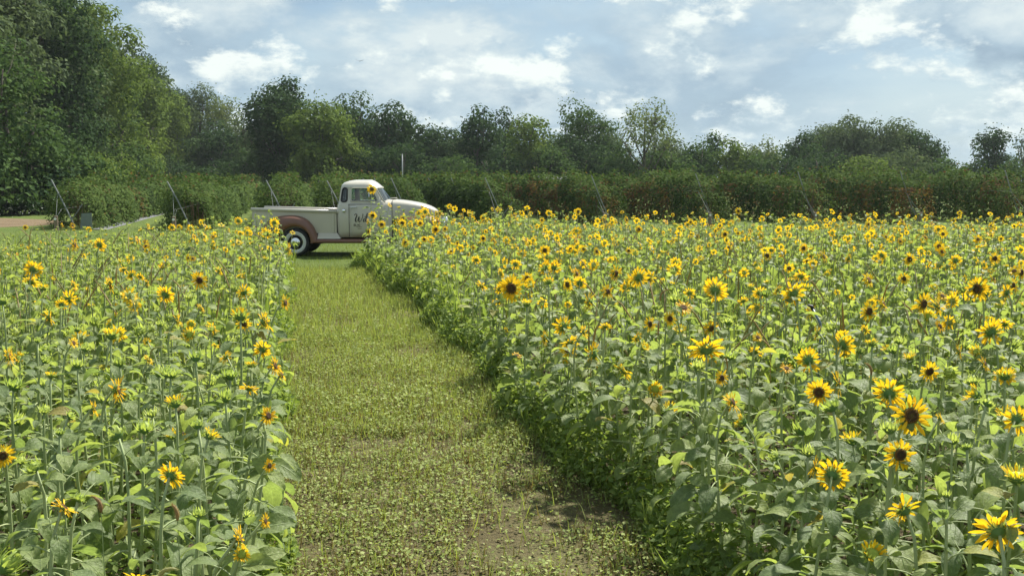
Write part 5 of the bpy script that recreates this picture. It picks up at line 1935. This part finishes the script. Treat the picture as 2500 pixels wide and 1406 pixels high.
def foxtail(px, py, hpx, bend, dry, lab, Y=None):
    Y = Y or (CAM_H - 1.0) * FPX / (py - HOR)
    P = at(px, py, Y)
    L = max(hpx * Y / FPX, .05)
    root = obj('foxtail_grass', None, None, (P.x, P.y, 0), label=lab, category='grass', group='foxtail grasses between the sunflowers')
    root.empty_display_size = .03
    pts = []
    for i in range(9):
        t = i / 8
        a = bend * t * t * 1.5
        pts.append(Vector((math.sin(a) * L * t * .75, 0, P.z - L * .5 + L * t * (1 - .45 * abs(bend) * t * t))))
    V, F = tube_arrays([(random.uniform(-.05, .05), .04, 0), (0.0, .01, P.z * .5), tuple(pts[0])], [.0022, .002, .0014], 4)
    obj('stem', pymesh('stem', V, F, M['stem']), root)
    c = Scatter()
    for i in range(8):
        a_, b_ = pts[i], pts[i + 1]
        for k in range(26):
            q = a_.lerp(b_, random.random())
            d = unit(1)[0]
            ax = (b_ - a_).normalized()
            dd = Vector(d) - ax * Vector(d).dot(ax) + ax * .9
            c.add_many(STALK, frames(np.array([q]), unit(1), np.array([[0, 0, 1.0]]), np.array([1.0])) if False else
                       np.array([np.array(Matrix.Translation(q) @ dd.to_track_quat('Z', 'X').to_matrix().to_4x4() @ Matrix.Diagonal((.011, .011, .016 * (1 - .5 * i / 8), 1)))]), [.5])
    V, F = tube_arrays([tuple(p) for p in pts], [.003, .0045, .005, .005, .005, .0045, .004, .003, .001], 6)
    h = obj('seed_head', pymesh('seed_head', V, F, M['foxtail_dry' if dry else 'foxtail'], True), root)
    obj('bristles', c.build('bristles', [M['foxtail_dry' if dry else 'foxtail']]), h, kind='stuff')
    return root


FOX = [(367, 848, 46, 1.2, 0, 'pale arching foxtail in the left field beside a right-turned sunflower'), (1555, 762, 40, .35, 0, 'pale upright foxtail in the middle of the right field'),
       (1612, 715, 40, .6, 1, 'brown leaning foxtail above the viewer-facing small sunflower'), (1474, 680, 34, -.6, 0, 'pale foxtail tip near the middle of the right field'),
       (2050, 722, 46, -.25, 0, 'pale upright foxtail with twin tips in the right field'), (2288, 845, 72, -1.1, 0, 'largest arching foxtail above the round green bud on the right'),
       (2142, 838, 40, -.7, 0, 'small pale foxtail arching left in the right field'), (1905, 742, 34, -.8, 0, 'grey foxtail left of the back-turned sunflower on the right'),
       (2128, 898, 36, -.4, 1, 'brown foxtail between two buds on the right'), (246, 1226, 52, -.4, 1, 'brown drooping foxtail near the bottom of the left field'),
       (433, 1248, 34, -.25, 1, 'short brown foxtail low in the left field'), (390, 1390, 60, 1.1, 0, 'furry pale foxtail arching at the bottom edge, left'),
       (1728, 842, 44, .1, 1, 'thin brown foxtail crossing a big back-turned sunflower'), (1607, 800, 36, .05, 1, 'brown upright foxtail between two viewer-facing sunflowers'), (1752, 652, 28, -1.0, 0, 'small curled foxtail in the far right field')]
for a in FOX:
    foxtail(*a)
fx = Scatter()
SPIKE = tube_t([(0, 0, 0), (.02, 0, .75), (.05, 0, .8), (.16, 0, .95), (.22, 0, 1.0)], [.0025, .002, .007, .006, .002], 4, 0, False)
n = 700
y = rng.uniform(6.5, 20, n)
x = rng.uniform(-1, 1, n) * .5 * y
pl = np.array([path_left(v) for v in y])
pr = np.array([path_right(v) for v in y])
ok = ((x < pl - .08) & (y < LF)) | ((x > pr + .08) & (y < RF))
ok &= vnoise(x, y, 1.8, 77) > .42
x, y = x[ok], y[ok]
fx.add_many(SPIKE, rotz_frames(np.stack([x, y, np.zeros(len(x))], 1), rng.uniform(.8, 1.08, len(x)), .10), rng.random(len(x)))
obj('foxtail_spikes', fx.build('foxtail_spikes', [foliage('foxtail_far', [(0.0, (.24, .23, .10)), (1.0, (.33, .24, .12))], .3)]), kind='stuff', label='thin brownish foxtail spikes scattered through the sunflower field', category='grass')

# small blue-grey irrigation riser among the right-hand plants
Yr = 6.9
P = at(1983, 752, Yr)
Q = at(2003, 790, Yr - .05)
ri = obj('irrigation_riser', None, None, (Q.x, Q.y, 0), label='thin blue-grey irrigation riser with a dark head half hidden among the right-hand sunflowers', category='irrigation')
V, F = tube_arrays([(0, 0, 0), (0, 0, Q.z * .8), (0, 0, Q.z), (P.x - Q.x, P.y - Q.y, P.z)], [.008, .008, .009, .008], 8)
obj('tube', pymesh('tube', V, F, plain('blue_pipe', (.10, .145, .18), .4), True), ri)
c = Vector((P.x - Q.x, P.y - Q.y, P.z))
V, F = tube_arrays([tuple(c + Vector((.01, 0, -.02))), tuple(c + Vector((-.005, 0, .012))), tuple(c + Vector((-.03, 0, .022)))], [.011, .013, .006], 8)
obj('sprinkler_head', pymesh('sprinkler_head', V, F, M['dark']), ri)

# a bird far off in the sky
P = at(878, 150, 120)
V = [(0, -.18, 0), (.07, 0, .03), (0, .2, 0), (-.07, 0, .03), (0, 0, -.06), (.5, .02, .14), (.42, -.12, .12), (-.5, .02, .16), (-.42, -.12, .14), (.05, .34, .02), (-.05, .34, .02)]
F = [(0, 1, 3), (1, 2, 3), (0, 4, 1), (1, 4, 2), (2, 4, 3), (3, 4, 0), (1, 6, 5, 2), (3, 2, 7, 8), (2, 9, 10)]
obj('bird', pymesh('bird', V, F, plain('dark_feathers', (.03, .03, .03), .8)), None, P, label='tiny dark bird flying in the clouds above the tree line', category='bird')

# the air: faint haze round the whole place
if HAZE > 0:
    m, t, out = newmat('haze')
    v = nd(t, 'ShaderNodeVolumePrincipled')
    v.inputs['Color'].default_value = (.80, .88, .95, 1)
    v.inputs['Density'].default_value = HAZE
    v.inputs['Anisotropy'].default_value = .2
    lk(t, v.outputs[0], out.inputs['Volume'])
    hz = obj('haze', pymesh('haze', *boxV(-335, 335, -25, 345, -1.0, 42), m), kind='stuff', label='faint pale haze in the air over the whole place', category='haze')
